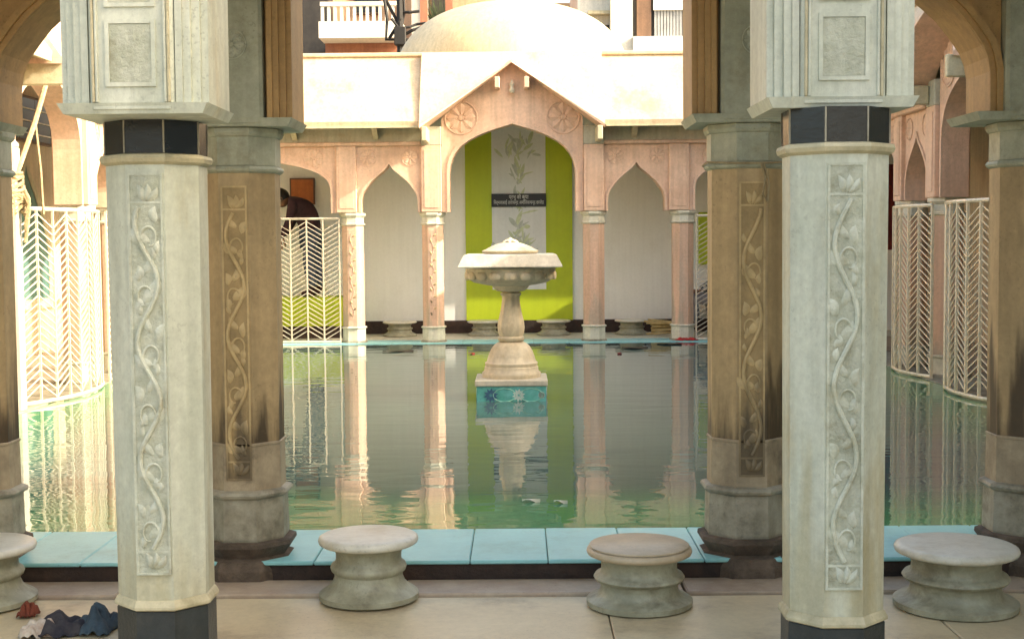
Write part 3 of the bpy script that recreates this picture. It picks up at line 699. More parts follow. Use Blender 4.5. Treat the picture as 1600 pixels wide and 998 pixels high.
# ------------------------------------------------------------------ fountain
fc = at(799.5, 628, 10.36); FX = fc.x; FY = 10.36
ft = thing('fountain', (FX, FY, 0), 'cream carved marble fountain with wide flared rim standing in the water', 'fountain')
pd = MB().box(-.262, .262, -.262, .262, -.14, .188).build('tiled_pedestal', M['tilebg'], ft)
def star(m, u, z, r, n, y, wd):
    for k in range(n):
        a = 2*math.pi*k/n + .2; ca, sa = math.cos(a), math.sin(a)
        b0 = len(m.v)
        m.v += [(u+r*.1*ca, y, z+r*.1*sa), (u+r*.55*ca-wd*sa, y, z+r*.55*sa+wd*ca), (u+r*ca, y, z+r*sa), (u+r*.55*ca+wd*sa, y, z+r*.55*sa-wd*ca)]
        m.f.append((b0, b0+1, b0+2, b0+3))
for face in range(4):
    rot = Matrix.Rotation(face*math.pi/2, 4, 'Z')
    for (u, mk, r) in ((-.155, 'tileblue', .058), (.055, 'tilewhite', .050), (.228, 'tilewhite', .028)):
        m = MB(); star(m, u, .122, r, 10, -.2645, .011); m.build('tile_flower', M[mk], pd).matrix_basis = rot
    m = MB()
    for c_ in (-.052, .15):
        m.tube([(c_+.085*math.cos(a*math.pi/12), -.2625, .122+.05*math.sin(a*math.pi/12)) for a in range(24)], .0045, 4, True)
    m.build('tile_scroll', M['tilering'], pd).matrix_basis = rot
MB().cbox(-.275, .275, -.275, .275, .189, .236, .007).build('pedestal_slab', M['fountw'], ft)
S = .00493
def fz(y): return at(797, y, FY).z
prof = lambda L_: [(r*S, fz(y)) for r, y in L_]
MB().lathe([(.225, .236)] + prof([(46,584),(46,581),(42.5,578),(42,572),(40.5,571),(41.5,566),(38,563),(36,556),(33,548),(29,541),(24,536),(18,533.5)]), 40, mod=lambda a, z: 1+.02*math.sin(10*a)*(1 if z > .36 else 0)).build('bell_base', M['fount'], ft, smooth=True, angle=50)
MB().lathe(prof([(18,533.5),(20.5,531),(20.5,527),(18,525)]), 32).build('ring', M['fount'], ft, smooth=True, angle=50)
MB().lathe(prof([(17,525),(19.5,518),(20.2,511),(19.5,503),(17,493),(14.5,480),(13.2,470),(13,463),(15,460.5),(15.5,458),(12,456)]), 48, mod=lambda a, z: 1+.055*math.cos(8*a)).build('fluted_stem', M['fount'], ft, smooth=True, angle=60)
MB().lathe(prof([(12,456),(22,454),(27,449.5),(29,446),(40,444.5),(58,440.5),(66,435),(69,428),(70.5,422),(70,418.5)]), 48).build('bowl', M['fount'], ft, smooth=True, angle=35)
lob = MB()
nseg = 8
for i in range(nseg+1):
    th = math.pi*i/nseg
    for j in range(9):
        ph = 2*math.pi*j/8
        lob.v.append((math.copysign(abs(math.cos(ph)*math.sin(th))**.7, math.cos(ph))*.048, math.copysign(abs(math.sin(ph)*math.sin(th))**.9, math.sin(ph))*.020, math.copysign(abs(math.cos(th))**.7, math.cos(th))*.034))
for i in range(nseg):
    for j in range(8): a = i*9+j; lob.f.append((a, a+1, a+10, a+9))
lm = lob.mesh('lobe'); lm.materials.append(M['fount'])
for q in lm.polygons: q.use_smooth = True
for k in range(18):
    a = 2*math.pi*(k+.5)/18; r = 66.5*S
    inst('lobe', lm, (r*1.03*math.cos(a), r*1.03*math.sin(a), fz(430)), ft, (0, 0, a+math.pi/2))
MB().lathe([(74*S*.98*1.2, fz(418)), (82*S*1.36, fz(416)), (82*S*1.36, fz(414.5)), (72*S*1.38, fz(397.5)), (70*S*1.36, fz(396.5))], 4, phase=math.pi/4).build('flared_rim', M['fountw'], ft)
MB().lathe(prof([(40,396),(43,394),(43.5,391.5),(38,389.5),(34,387),(28,384),(22,381.5),(15,379.5),(9,378.5)]), 48, mod=lambda a, z: 1+.03*abs(math.sin(9*a))).build('lid', M['fount'], ft, smooth=True, angle=50)
fn = MB()
for k in range(7):
    a = 2*math.pi*k/7
    fn.tube([(0,0,fz(380)), (.035*math.cos(a), .035*math.sin(a), fz(377)), (.062*math.cos(a), .062*math.sin(a), fz(378.5))], [.016,.018,.006], 6)
fn.lathe([(.03,fz(380)),(.032,fz(376)),(.02,fz(373)),(.002,fz(371))], 10)
fn.build('finial', M['fount'], ft, smooth=True)

# ------------------------------------------------------------------ stools
STPROF = [(.165,0),(.180,.008),(.180,.026),(.170,.034),(.150,.046),(.132,.064),(.124,.085),(.123,.098),(.134,.108),(.138,.120),(.134,.131),(.122,.138),(.118,.152),(.119,.172),(.126,.190),(.138,.199)]
STTOP = [(.138,.1995),(.168,.203),(.178,.209),(.181,.219),(.178,.229),(.168,.235),(.155,.2365),(.0005,.238)]
STPROF2 = [(.172,0),(.181,.006),(.182,.026),(.174,.033),(.158,.038),(.142,.048),(.134,.062),(.132,.080),(.136,.098),(.150,.104),(.156,.115),(.150,.126),(.136,.131),(.130,.145),(.129,.165),(.134,.185),(.142,.199)]
def stool(px, py, r, h, label, group, topmat='stooltop', Y=None, bodymat='stool', lay=0.0, prof=STPROF):
    yw = Y
    if yw is None:
        lo, hi = 3., 6.
        for _ in range(40):
            mid = (lo+hi)/2
            if at(px, py, mid).z > 0: lo = mid
            else: hi = mid
        yw = lo
    p_ = at(px, py, yw); z0 = 0.0015 if Y is None else .0905
    t = thing('stone_stool', (p_.x, yw, z0), label, 'stool', group)
    k = r/.181; kz = h/.238
    jit = random.uniform(0, 6)
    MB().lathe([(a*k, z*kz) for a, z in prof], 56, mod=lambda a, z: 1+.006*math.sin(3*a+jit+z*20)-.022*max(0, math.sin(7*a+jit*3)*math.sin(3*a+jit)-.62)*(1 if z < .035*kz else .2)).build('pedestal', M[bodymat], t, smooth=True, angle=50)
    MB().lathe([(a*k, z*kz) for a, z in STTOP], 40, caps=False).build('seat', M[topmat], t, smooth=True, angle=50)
    if lay: MB().lathe([(.171*k, .2375*kz), (.171*k, .2375*kz+lay), (.167*k, .2375*kz+lay+.003), (.0005, .2375*kz+lay+.004)], 40, caps=False).build('seat_disc', M['stooltan'], t, smooth=True, angle=50)
    return t
GN = 'stools along the near side of the tank'
stool(577, 935, .181, .238, 'white-topped stone stool in front of the turquoise slabs, left of centre', GN)
stool(999, 944, .187, .212, 'stone stool with a tan disc seat, right of centre', GN, 'stooltan', lay=.004, prof=STPROF2)
stool(1493, 947, .212, .222, 'widest stone stool, right of the right pale column', GN, prof=STPROF2)
stool(-26, 942, .190, .222, 'stone stool cut off by the left edge of the picture', GN)
GF = 'small stools along the far wall'
for px, lb in ((625, 'far stool left of the left sunlit column, below the grey wall'), (757, 'far stool under the green panel, left of the fountain stem'),
               (865, 'far stool under the green panel, right of the fountain stem'), (987, 'far stool right of the shaded pink column, below the grey wall')):
    stool(px, 525, .215, .19, lb, GF, Y=16.88)

# ------------------------------------------------------------------ lattice fences
SL = {}
def slat_mesh(w_, key):
    k = (round(w_, 4), key)
    if k not in SL:
        a = .115; m = MB()
        vs = []
        for (x, z) in ((0, 0), (w_, a)):
            for dy in (-.004, .004):
                for dz in (-.0048, .0048): vs.append((x, dy, z+dz))
        m.add(vs, [(0,1,3,2),(4,6,7,5),(0,4,5,1),(2,3,7,6),(0,2,6,4),(1,5,7,3)])
        me = m.mesh('slat'); me.materials.append(M[key]); SL[k] = me
    return SL[k]
def fence(pts, label, key='steel', z0=.10, z1=1.555, pitch=.056, flip=0, group='lattice fence panels round the tank', rail=.016, bw_=.008):
    """pts: plan points of the bars, equally spaced"""
    t = thing('lattice_fence', (pts[0][0], pts[0][1], .07), label, 'fence', group)
    P = [(x-pts[0][0], y-pts[0][1]) for x, y in pts]; a, b_ = z0-.07, z1-.07
    MB().tube([(x, y, b_) for x, y in P], rail, 6).build('top_rail', M[key], t)
    MB().tube([(x, y, a) for x, y in P], rail, 6).build('bottom_rail', M[key], t)
    for i, (x, y) in enumerate(P):
        MB().box(x-bw_, x+bw_, y-bw_, y+bw_, 0 if i in (0, len(P)-1) else a, b_).build('bar', M[key], t)
    for i in range(len(P)-1):
        (x, y), (x2, y2) = P[i], P[i+1]; d = math.hypot(x2-x, y2-y); ang = math.atan2(y2-y, x2-x)
        me = slat_mesh(d, key); z = a+.02
        up = (i+flip) % 2 == 0
        while z < b_-.125:
            if up: inst('slat', me, (x, y, z), t, (0, 0, ang))
            else: inst('slat', me, (x2, y2, z), t, (0, 0, ang+math.pi))
            z += pitch
    return t
def line(p, q, n, bow=0.0):
    dx, dy = q[0]-p[0], q[1]-p[1]; L_ = math.hypot(dx, dy); nx, ny = dy/L_, -dx/L_
    return [(p[0]+dx*i/n + nx*bow*4*(i/n)*(1-i/n), p[1]+dy*i/n + ny*bow*4*(i/n)*(1-i/n)) for i in range(n+1)]
pa = at(531, 430, 15.9); step_ = at(531, 430, 15.9).x-at(505.5, 430, 15.9).x
fence([(pa.x-step_*(8-i), 15.9) for i in range(9)], 'white chevron lattice fence on the far side, left of the sunlit column', flip=1)
fence([(X0+2.16+.19*i, 15.9) for i in range(8)], 'chevron lattice fence on the far side, right of the last pink column')
fence(line((-3.70, 9.92), (-3.60, 11.52), 9, .17), 'curved sunlit lattice fence beside the white post, left')
fence(line((-3.60, 11.72), (-3.62, 12.56), 5, .05), 'lattice fence panel next beyond the curved sunlit one')
fence(line((-3.64, 12.75), (-3.64, 15.7), 16), 'long straight lattice fence along the left rim, mostly hidden by columns')
fence(line((3.42, 10.80), (3.45, 9.72), 6, .10), 'gilt lattice fence panel on the right, nearer of the two', 'brass', bw_=.011)
fence(line((3.46, 12.45), (3.50, 11.42), 6, .10), 'gilt lattice fence panel on the right, farther of the two', 'brass', bw_=.011)
wp = thing('white_post', (-3.69, 9.80, .07), 'white square post wound with rope at the left edge', 'post')
MB().cbox(-.05, .05, -.05, .05, 0, 1.92, .006).build('shaft', M['white'], wp); MB().lathe([(.05,1.92),(.06,1.93),(.06,1.95),(.03,1.98),(.002,1.99)], 12).build('cap', M['steel'], wp)
rp_ = thing('rope', (-3.69, 9.80, 1.5), 'thick coir rope coiled on the white post and hanging from the left arch', 'rope')
m = MB(); pts = []
for i in range(150):
    a = i*.42; pts.append(((.072+.02*math.sin(i*1.7))*math.cos(a), (.072+.02*math.sin(i*2.1))*math.sin(a), .02+.26*i/150+.03*math.sin(i*.9)))
m.tube(pts, .016, 6); m.build('coil', M['rope'], rp_, smooth=True)
m = MB()
for k in range(5):
    a0 = random.uniform(-1.2, .8); L_ = random.uniform(.12, .3)
    m.tube([(.09*math.cos(a0), .09*math.sin(a0)-.03, .2-.04*k), (.14*math.cos(a0), .1*math.sin(a0)-.05, .12-.04*k), (.11*math.cos(a0), .1*math.sin(a0)-.05, .2-.04*k-L_)], .014, 6)
m.build('loose_end', M['rope'], rp_, smooth=True)
tp = at(78, 110, 10.5) - Vector((-3.69, 9.80, 1.5)); k1 = at(55, 190, 10.1) - Vector((-3.69, 9.80, 1.5))
MB().tube([(.05,-.06,.26), tuple(k1), tuple(tp), tuple(tp+Vector((-.01,.02,.06)))], .020, 7).build('hanging_strand', M['rope'], rp_, smooth=True)
k2 = at(68, 335, 10.0) - Vector((-3.69, 9.80, 1.5))
MB().tube([tuple(k1), tuple(k1.lerp(k2, .5)+Vector((.01,0,-.01))), tuple(k2)], .009, 6).build('thin_strand', M['rope'], rp_, smooth=True)

# ------------------------------------------------------------------ people (skinned bodies)
def skin_body(name, verts, edges, radii, material, parent, root=0, sub=2):
    me = bpy.data.meshes.new(name); me.from_pydata(verts, edges, []); me.materials.append(material)
    o = bpy.data.objects.new(name, me); col.objects.link(o); o.parent = parent
    sm = o.modifiers.new('skin', 'SKIN'); sm.use_smooth_shade = True
    for i, r in enumerate(radii):
        me.skin_vertices[0].data[i].radius = (r, r) if not isinstance(r, tuple) else r
        me.skin_vertices[0].data[i].use_root = (i == root)
    ss = o.modifiers.new('sub', 'SUBSURF'); ss.levels = sub; ss.render_levels = sub
    return o
def head(parent, c, face_dir, tilt, r=.105):
    """head with nose, brow, mouth, ears; face along local -y turned by matrix"""
    m = MB(); n = 20
    for i in range(15):
        th = math.pi*i/14
        for j in range(n):
            ph = 2*math.pi*j/n; x, y, z = math.sin(th)*math.cos(ph), math.sin(th)*math.sin(ph), math.cos(th)
            sx, sy, sz = .76, .93, 1.12
            if z < 0: sx *= 1+.22*z; sy *= 1+.10*z
            px, py, pz = x*sx, y*sy, z*sz
            if y < -.5:                                     # face relief
                if abs(x) < .22 and -.30 < z < .10: py -= .20*(1-abs(x)/.22)*(1-abs(z+.12)/.24 if abs(z+.12) < .24 else 0)
                if .1 < abs(x) < .5 and .02 < z < .22: py += .07
                if abs(x) < .28 and -.58 < z < -.42: py -= .05
            m.v.append((px*r, py*r, pz*r))
    for i in range(14):
        for j in range(n): l = (j+1) % n; m.f.append((i*n+j, i*n+l, (i+1)*n+l, (i+1)*n+j))
    for s in (-1, 1):
        m.lathe([(.012,0),(.03,.004),(.028,.016),(.01,.02)], 10)
        k = len(m.v)-40
        for q in range(k, len(m.v)):
            x, y, z = m.v[q]; m.v[q] = (s*(.70*r+z*.8), y*.8+.012, x*1.3-.01)
    mt = Matrix.Translation(c) @ Matrix.Rotation(face_dir, 4, 'Z') @ Matrix.Rotation(tilt, 4, 'X')
    h = m.build('head', M['skin'], parent, smooth=True, angle=80); h.matrix_basis = mt
    hm = MB()
    for i in range(10):
        th = math.pi*.62*i/9
        for j in range(n):
            ph = 2*math.pi*j/n; x, y, z = math.sin(th)*math.cos(ph), math.sin(th)*math.sin(ph), math.cos(th)
            lim = 1.0
            if y < 0 and z < .35: y *= .35; z = max(z, .30)
            rr = r*(1.08+.03*math.sin(9*ph+i)); hm.v.append((x*.80*rr, y*.97*rr+.008, z*1.13*rr))
    for i in range(9):
        for j in range(n): l = (j+1) % n; hm.f.append((i*n+j, i*n+l, (i+1)*n+l, (i+1)*n+j))
    hm.build('hair', M['hair'], h, smooth=True, angle=80)
    return h
def hand(parent, c, rot, s=1.0):
    """palm and five bent fingers, palm along local -z"""
    v = [(0,0,0),(0,0,-.05),(0,-.006,-.085)]; e = [(0,1),(1,2)]; r = [(.022,.015),(.034,.015),(.036,.012)]
    o = skin_body('hand', v, e, r, M['skin'], parent, 0, 1); o.matrix_basis = Matrix.Translation(c) @ rot @ Matrix.Scale(s, 4)
    for k, (x, L_) in enumerate(((-.027,.055),(-.009,.066),(.009,.062),(.026,.048))):
        skin_body('finger', [(x,0,-.07),(x,-.004,-.075-L_*.5),(x,-.018,-.075-L_)], [(0,1),(1,2)], [.0085,.0082,.0065], M['skin'], o, 0, 1)
    skin_body('thumb', [(-.02,0,-.025),(-.045,-.012,-.05),(-.05,-.022,-.078)], [(0,1),(1,2)], [.011,.0095,.0075], M['skin'], o, 0, 1)
    return o
# person bending over behind the white fence, facing left
PX = at(489, 457, 16.95).x; PZ = .597
pr = thing('person', (PX, 16.92, PZ), 'person in dark maroon shirt and jeans bending over behind the white fence', 'person')
W = .9
v = [(0,0,.80),(-.03,0,.95),(-.10,0,1.10),(-.19,0,1.19),(-.27,0,1.215),                       # pelvis, spine to neck base
     (-.20,-.17,1.16),(-.25,-.20,.93),(-.36,-.17,.74),                                      # near arm
     (-.20,.17,1.16),(-.27,.20,.93),(-.38,.17,.76),                                        # far arm
     (.01,-.095,.74),(-.03,-.10,.43),(.02,-.10,.09),(-.03,-.10,.045),(-.13,-.10,.03),
     (.01,.095,.74),(.03,.10,.43),(.08,.10,.09),(.03,.10,.045),(-.07,.10,.03)]
e = [(0,1),(1,2),(2,3),(3,4),(3,5),(5,6),(6,7),(3,8),(8,9),(9,10),(0,11),(11,12),(12,13),(13,14),(14,15),(0,16),(16,17),(17,18),(18,19),(19,20)]
r = [(.14,.17),(.135,.165),(.13,.17),(.11,.15),.065,.068,.05,.038,.068,.05,.038,.095,.07,.048,.045,.035,.095,.07,.048,.045,.035]
skin_body('body', v, e, r, M['maroonc'], pr, 0, 2)
lv = [(0,0,.84),(.01,-.095,.74),(-.03,-.10,.43),(.02,-.10,.10),(.01,.095,.74),(.03,.10,.43),(.08,.10,.10)]
skin_body('jeans', lv, [(0,1),(1,2),(2,3),(0,4),(4,5),(5,6)], [(.148,.178),.105,.082,.066,.105,.082,.066], M['jean'], pr, 0, 2)
head(pr, (-.385,0,1.235), -math.pi/2, .55, .108)
hand(pr, (-.37,-.17,.72), Matrix.Rotation(-math.pi/2, 4, 'Z') @ Matrix.Rotation(.3, 4, 'X'))
hand(pr, (-.39,.17,.74), Matrix.Rotation(-math.pi/2, 4, 'Z') @ Matrix.Rotation(.3, 4, 'X'))
# person seated behind the far right fence
q_ = at(1122, 500, 16.9)
st2 = MB().cbox(q_.x-.1, q_.x+.45, 16.7, 17.1, .09, .42, .01).build('stone_block', M['greylow']); tag(st2, 'low stone block under the seated person at far right', 'block')
ps = thing('person', (q_.x, 16.9, .42), 'seated person in black and white patterned top, half hidden by the right brown column', 'person')
v = [(.06,0,.12),(.05,0,.30),(.03,0,.47),(.02,0,.56),(.02,-.15,.50),(-.06,-.18,.30),(-.22,-.12,.22),(.02,.15,.50),(-.06,.18,.30),(-.22,.12,.22),
     (-.03,-.09,.10),(-.33,-.09,.12),(-.31,-.09,-.22),(-.33,-.09,-.28),(-.42,-.09,-.295),(-.03,.09,.10),(-.33,.09,.12),(-.31,.09,-.22),(-.33,.09,-.28),(-.42,.09,-.295)]
e = [(0,1),(1,2),(2,3),(2,4),(4,5),(5,6),(2,7),(7,8),(8,9),(0,10),(10,11),(11,12),(12,13),(13,14),(0,15),(15,16),(16,17),(17,18),(18,19)]
r = [(.14,.16),(.13,.155),(.12,.15),.055,.065,.05,.035,.065,.05,.035,.09,.068,.048,.045,.03,.09,.068,.048,.045,.03]
skin_body('body', v, e, r, M['pattern'], ps, 0, 2)
lv = [(.05,0,.12),(-.03,-.09,.10),(-.33,-.09,.12),(-.31,-.09,-.18),(-.03,.09,.10),(-.33,.09,.12),(-.31,.09,-.18)]
skin_body('trousers', lv, [(0,1),(1,2),(2,3),(0,4),(4,5),(5,6)], [(.15,.17),.1,.08,.07,.1,.08,.07], M['greycl'], ps, 0, 2)
head(ps, (.0,0,.70), -math.pi/2, .2, .105)
hand(ps, (-.23,-.12,.22), Matrix.Rotation(-math.pi/2, 4, 'Z') @ Matrix.Rotation(-1.2, 4, 'X')); hand(ps, (-.23,.12,.22), Matrix.Rotation(-math.pi/2, 4, 'Z') @ Matrix.Rotation(-1.2, 4, 'X'))

# ------------------------------------------------------------------ small things
def cloth(name, c, sx, sy, h, mk, label, cat, seed, group=None):
    rnd = random.Random(seed); m = MB(); n = 26
    ph = [rnd.uniform(0, 6) for _ in range(6)]
    for i in range(n+1):
        for j in range(n+1):
            u, v_ = i/n*2-1, j/n*2-1; rr = math.hypot(u, v_); ang = math.atan2(v_, u)
            lim = 1+.18*math.sin(3*ang+ph[0])+.10*math.sin(5*ang+ph[1])
            z = h*max(0, 1-(rr/lim)**1.8)*(.65+.35*math.sin(6*u+ph[2]+2*math.sin(4*v_+ph[3]))*math.cos(5*v_+ph[4])) + .006*math.sin(14*u+ph[5]+5*v_)
            k = min(1, lim/max(rr, .001)); m.v.append((u*k*sx, v_*k*sy, max(.003, z+.004)))
    for i in range(n):
        for j in range(n): a = i*(n+1)+j; m.f.append((a, a+1, a+n+2, a+n+1))
    o = m.build(name, M[mk], None, smooth=True, angle=80); o.location = c; tag(o, label, cat, group)
    so_ = o.modifiers.new('thick', 'SOLIDIFY'); so_.thickness = .004; so_.offset = 1
    return o
def floor_pt(px, py):
    lo, hi = 2., 6.
    for _ in range(40):
        mid = (lo+hi)/2
        if at(px, py, mid).z > 0: lo = mid
        else: hi = mid
    p_ = at(px, py, lo); return (p_.x, p_.y, .002)
cg = 'clothes left on the floor'
cloth('folded_clothes', floor_pt(100, 985), .12, .10, .07, 'navycl', 'dark crumpled clothes on the floor at the lower left', 'clothes', 1, cg)
cloth('folded_clothes', floor_pt(155, 982), .075, .10, .09, 'bluecl', 'blue crumpled cloth on the floor against the left pale column', 'clothes', 2, cg)
cloth('folded_clothes', floor_pt(62, 992), .07, .06, .06, 'whitecl', 'pale brown crumpled cloth on the floor at the lower left', 'clothes', 3, cg)
cloth('folded_clothes', floor_pt(45, 962), .035, .04, .055, 'orangecl', 'small orange-red cloth on the floor at the foot of the left stool', 'clothes', 4, cg)
cloth('folded_clothes', (at(1572, 872, 5.25).x, 5.25, .086), .07, .06, .05, 'redcloth', 'dark red cloth on the rim behind the widest stool', 'clothes', 5, cg)
cloth('folded_clothes', (at(1072, 530, 15.95).x, 15.86, .086), .14, .06, .035, 'petal', 'red cloth on the far rim at the foot of the pink column', 'clothes', 6, cg)
rb = MB().box(0, .02, -.22, .22, 1.15, 2.05).build('red_banner', M['redcloth']); rb.location = (at(1391, 270, 14.2).x+.12, 14.35, 0); rb.rotation_euler = (0,0,-.9)
tag(rb, 'dark red banner hanging beside the right pale column', 'banner')
rc = cloth('red_flag', (-3.66, 14.9, 1.56), .05, .11, .09, 'orangecl', 'small red cloth on the left fence between two columns', 'flag', 9)
# white panel with an orange stripe behind the curved fence
wpn = thing('white_board', (X0-4.9, 10.9, .09), 'white board with an orange-red stripe behind the curved fence', 'board')
MB().cbox(-.02, .02, -.55, .35, .0, 1.42, .006).build('panel', M['white'], wpn); MB().box(.021, .024, -.54, .34, .56, .64).build('stripe', M['redp'], wpn)
for k in range(9): MB().box(.021, .025, -.54, .34, .72+k*.075, .728+k*.075).build('groove', M['grey'], wpn)
# bundle of bamboo by the far right column
bb = thing('bamboo_bundle', (at(1042, 515, 16.6).x, 16.7, .09), 'bundle of pale yellow sticks lying by the far right column', 'sticks')
for k in range(9):
    MB().bar((-.22+random.uniform(-.06,.06), random.uniform(-.06,.06), .02+.022*k), (.24, random.uniform(-.06,.06), .03+.014*k+random.uniform(0,.05)), .013).build('stick', M['bamboo'], bb)
# cord tied round the right brown column
cx_ = X0+.945
cdx = thing('cord', (cx_, YN, 1.45), 'thin cord tied round the neck of the right brown column', 'cord')
m = MB(); m.tube([(.158/math.cos(math.pi/8)*math.cos(a*math.pi/4+math.pi/8)*1.0, .158/math.cos(math.pi/8)*math.sin(a*math.pi/4+math.pi/8), .128+.006*math.sin(a*2)) for a in range(8)], .004, 5, True); m.build('loop', M['cable' if False else 'rope'], cdx)
m = MB(); m.tube([(.03,-.162,.125),(.045,-.165,.07),(.035,-.16,.01),(.055,-.158,-.02),(.06,-.16,.05),(.04,-.162,.12)], .004, 5); m.build('knot', M['rope'], cdx)
# floating petals, leaves and pale slivers on the water
def water_pt(px, py):
    lo, hi = 5., 16.
    for _ in range(50):
        mid = (lo+hi)/2
        if at(px, py, mid).z > ZW: lo = mid
        else: hi = mid
    p_ = at(px, py, lo); return (p_.x, p_.y, ZW+.001)
def floater(name, px, py, L_, wd, mk, label, cat, rz, group):
    m = MB(); n = 8
    for i in range(n+1):
        u = i/n; hw = wd*.5*math.sin(math.pi*u)**.7 if 0 < u < 1 else .001
        m.v += [((u-.5)*L_, -hw, .004+.01*math.sin(u*5)), ((u-.5)*L_, 0, .014), ((u-.5)*L_, hw, .004+.008*math.cos(u*4))]
    for i in range(n): k = i*3; m.f += [(k,k+1,k+4,k+3),(k+1,k+2,k+5,k+4)]
    o = m.build(name, M[mk], None, smooth=True); o.location = water_pt(px, py); o.rotation_euler = (0,0,rz); tag(o, label, cat, group)
floater('floating_flower', 737, 553, .07, .07, 'petal', 'red flower floating left of the fountain base', 'flower', 0, 'bits floating on the water')
floater('floating_flower', 968, 553, .06, .05, 'petal', 'red petal floating beyond the fountain, right of the pink column', 'flower', 1, 'bits floating on the water')
floater('floating_bit', 992, 544, .30, .3, 'debris', 'dark clump floating near the far rim on the right', 'leaf', .2, 'bits floating on the water')
floater('floating_bit', 1046, 538, .16, .3, 'debris', 'dark clump floating at the foot of the far right column', 'leaf', 1.2, 'bits floating on the water')
floater('floating_bit', 622, 549, .34, .18, 'debris', 'dark clump floating between the two sunlit columns', 'leaf', 0.1, 'bits floating on the water')
floater('floating_bit', 830, 784, .085, .022, 'pale_sliver', 'pale sliver floating below the fountain, left one', 'leaf', .05, 'bits floating on the water')  # thin pale blade lying on the surface
floater('floating_bit', 876, 786, .065, .020, 'pale_sliver', 'pale sliver floating below the fountain, right one', 'leaf', -.2, 'bits floating on the water')

# ------------------------------------------------------------------ houses behind the far roof
YB = 26.0
def B(px, py): p_ = at(px, py, YB); return p_.x, p_.z
hb = thing('house', (-2.5, YB, -.14), 'peach house with a white balcony behind the far roof on the left', 'house')
def hbox(px0, px1, py0, py1, y0, y1, mk, name, parent, org):
    x0, z1 = B(px0, py0); x1, z0 = B(px1, py1)
    return MB().box(x0-org[0], x1-org[0], y0-YB, y1-YB, z0+.14, z1+.14).build(name, M[mk], parent)
og = (-2.5,)
x0, z0 = B(420, 60); x1, _ = B(770, 60)
MB().box(x0+2.5, x1+2.5, 1.3, 4.5, 0, z0+3.2).build('wall', M['peach'], hb)
hbox(455, 507, -60, 82, YB+.6, YB+1.29, 'dark', 'opening_shade', hb, og); hbox(507, 640, 66, 100, YB+.1, YB+1.29, 'terra', 'floor_beam', hb, og)  # first box is solid, coloured dark as the shade of an opening
hbox(640, 664, -60, 110, YB+.3, YB+1.29, 'housew', 'pillar', hb, og)
bal = hbox(505, 632, 42, 66, YB-.6, YB+.09, 'housew', 'balcony', hb, og); hbox(507, 630, 12, 17, YB-.6, YB-.5, 'housew', 'handrail', bal, og)
for k in range(13): hbox(508+k*9.8, 513+k*9.8, 17.2, 41.8, YB-.58, YB-.52, 'housew', 'baluster', bal, og)
wn = hbox(540, 585, -25, 6, YB+1.2, YB+1.295, 'brownw', 'window', hb, og); hbox(543, 582, -22, 3, YB+1.19, YB+1.199, 'glass', 'pane', wn, og)
for a in (654, 694): hbox(a, a+13, -60, 90, YB+.25, YB+.45, 'terra', 'terracotta_post', hb, og)
dk = hbox(668, 694, -60, 60, YB+1.1, YB+1.298, 'dark', 'opening_shade', hb, og)  # solid box, its dark colour stands for shade between the posts
pp = thing('potted_plant', (B(682, 20)[0], YB+.75, B(682, 48)[1]), 'dark green plant on the terrace between two terracotta posts', 'plant')
MB().lathe([(.1,-.25),(.14,0),(.15,.02)], 14).build('pot', M['terra'], pp)
MB().lathe([(.22,-.35),(.25,-.27),(.22,-.251)], 14).build('saucer', M['terra'], pp)
m = MB()
for k in range(60):
    a = random.uniform(0, 6.28); t_ = random.uniform(.05, .5); L_ = random.uniform(.4, .9)
    dx, dy = math.cos(a)*math.sin(t_), math.sin(a)*math.sin(t_); b0 = len(m.v); wd = .03
    for i in range(5):
        u = i/4; hw = wd*math.sin(math.pi*min(.98, u+.1)); m.v += [(dx*L_*u-hw*dy*2, dy*L_*u+hw, L_*u*math.cos(t_)), (dx*L_*u+hw, dy*L_*u-hw*dx, L_*u*math.cos(t_))]
    for i in range(4): q = b0+i*2; m.f.append((q, q+1, q+3, q+2))
m.build('leaves', M['plant'], pp)
hr = thing('house', (3.6, YB, -.14), 'white house with a brown shutter behind the far roof on the right', 'house')
og = (3.6,)
x0, z0 = B(905, 60); x1, _ = B(1260, 60)
MB().box(x0-3.6, x1-3.6, .6, 4.5, 0, z0+3.2).build('wall', M['housew'], hr)
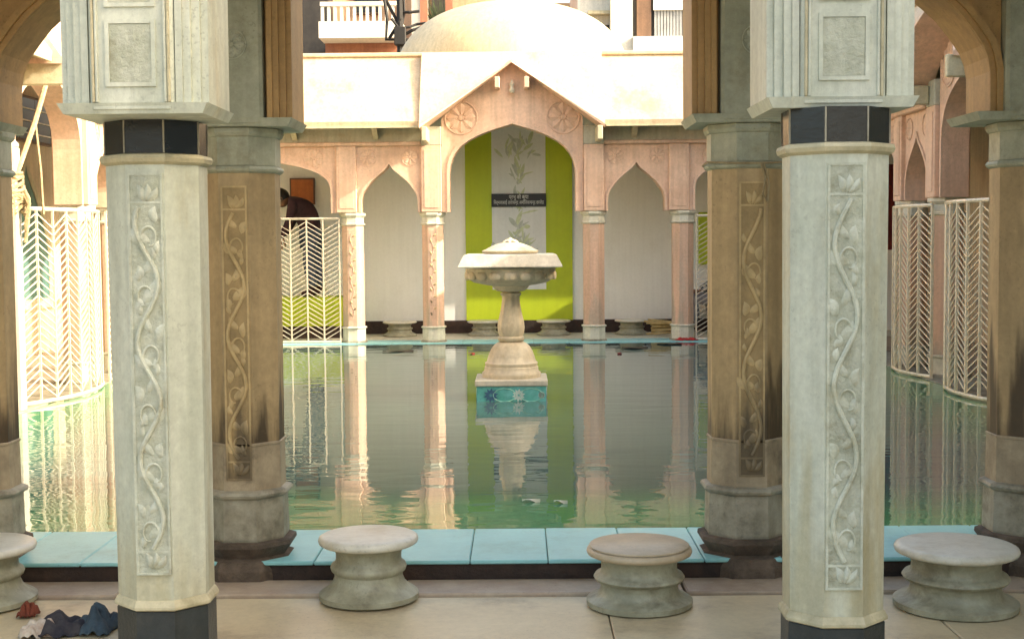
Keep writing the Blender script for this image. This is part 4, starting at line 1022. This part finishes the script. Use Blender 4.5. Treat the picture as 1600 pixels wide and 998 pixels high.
hbox(955, 990, -80, 90, YB+.2, YB+.59, 'housew', 'pillar', hr, og); hbox(990, 1090, 56, 90, YB+.1, YB+.59, 'housew', 'sill_band', hr, og)
wn = hbox(993, 1092, -60, 55, YB+.5, YB+.597, 'dark', 'window', hr, og); hbox(998, 1021, -60, 52, YB+.42, YB+.49, 'brownw', 'shutter', wn, og)
for k in range(13): hbox(1026+k*5, 1030+k*5, -60, 52, YB+.45, YB+.495, 'corr', 'metal_rib', wn, og)
hbox(1024, 1092, -60, 10, YB+.40, YB+.445, 'housew', 'awning', wn, og)
hbox(920, 956, 12, 17, YB+.35, YB+.59, 'cream', 'ledge', hr, og); hbox(943, 955, 33, 42, YB+.5, YB+.597, 'dark', 'vent', hr, og)
hm_ = thing('house', (B(810,0)[0], YB+3, -.14), 'cream house with grey stripes seen just over the dome', 'house')
MB().box(-1.7, 2.0, 1.6, 5, 0, B(800, -60)[1]+.14).build('wall', M['wallp'], hm_)
for k in range(7): MB().box(-1.0+k*.28, -.93+k*.28, 1.56, 1.599, B(800, 40)[1], B(800, -60)[1]).build('shutter_slat', M['grey'], hm_)
# cables and pole behind the roof
cp = thing('utility_pole', (B(624, 0)[0], 22.5, -.14), 'dark utility pole with tangled black cables left of the dome', 'pole')
ox, oz = B(624, 0)[0], -.14
def C(px, py): p_ = at(px, py, 22.5); return (p_.x-ox, 0, p_.z+.14)
zb = C(624, 90); zt = C(624, -80)
MB().tube([(zb[0], 0, 0), (zt[0], 0, zt[2])], .055, 8).build('pole', M['cable'], cp)
for pts in ([(598,-20),(605,30),(603,62),(640,62)], [(580,-30),(600,-5),(625,42)], [(655,18),(640,20),(624,19)], [(665,36),(650,38),(640,43),(622,45)], [(668,40),(645,48),(622,60)],
            [(630,-20),(632,20),(626,50)], [(612,30),(624,45)], [(608,60),(618,45),(626,30)]):
    MB().tube([tuple(Vector(C(*q))+Vector((0, random.uniform(-.05,.05), 0))) for q in pts], random.uniform(.015, .03), 6).build('cable', M['cable'], cp)
MB().cbox(C(616,0)[0], C(634,0)[0], -.14, .06, C(620,72)[2], C(620,44)[2], .01).build('junction_box', M['cable'], cp)
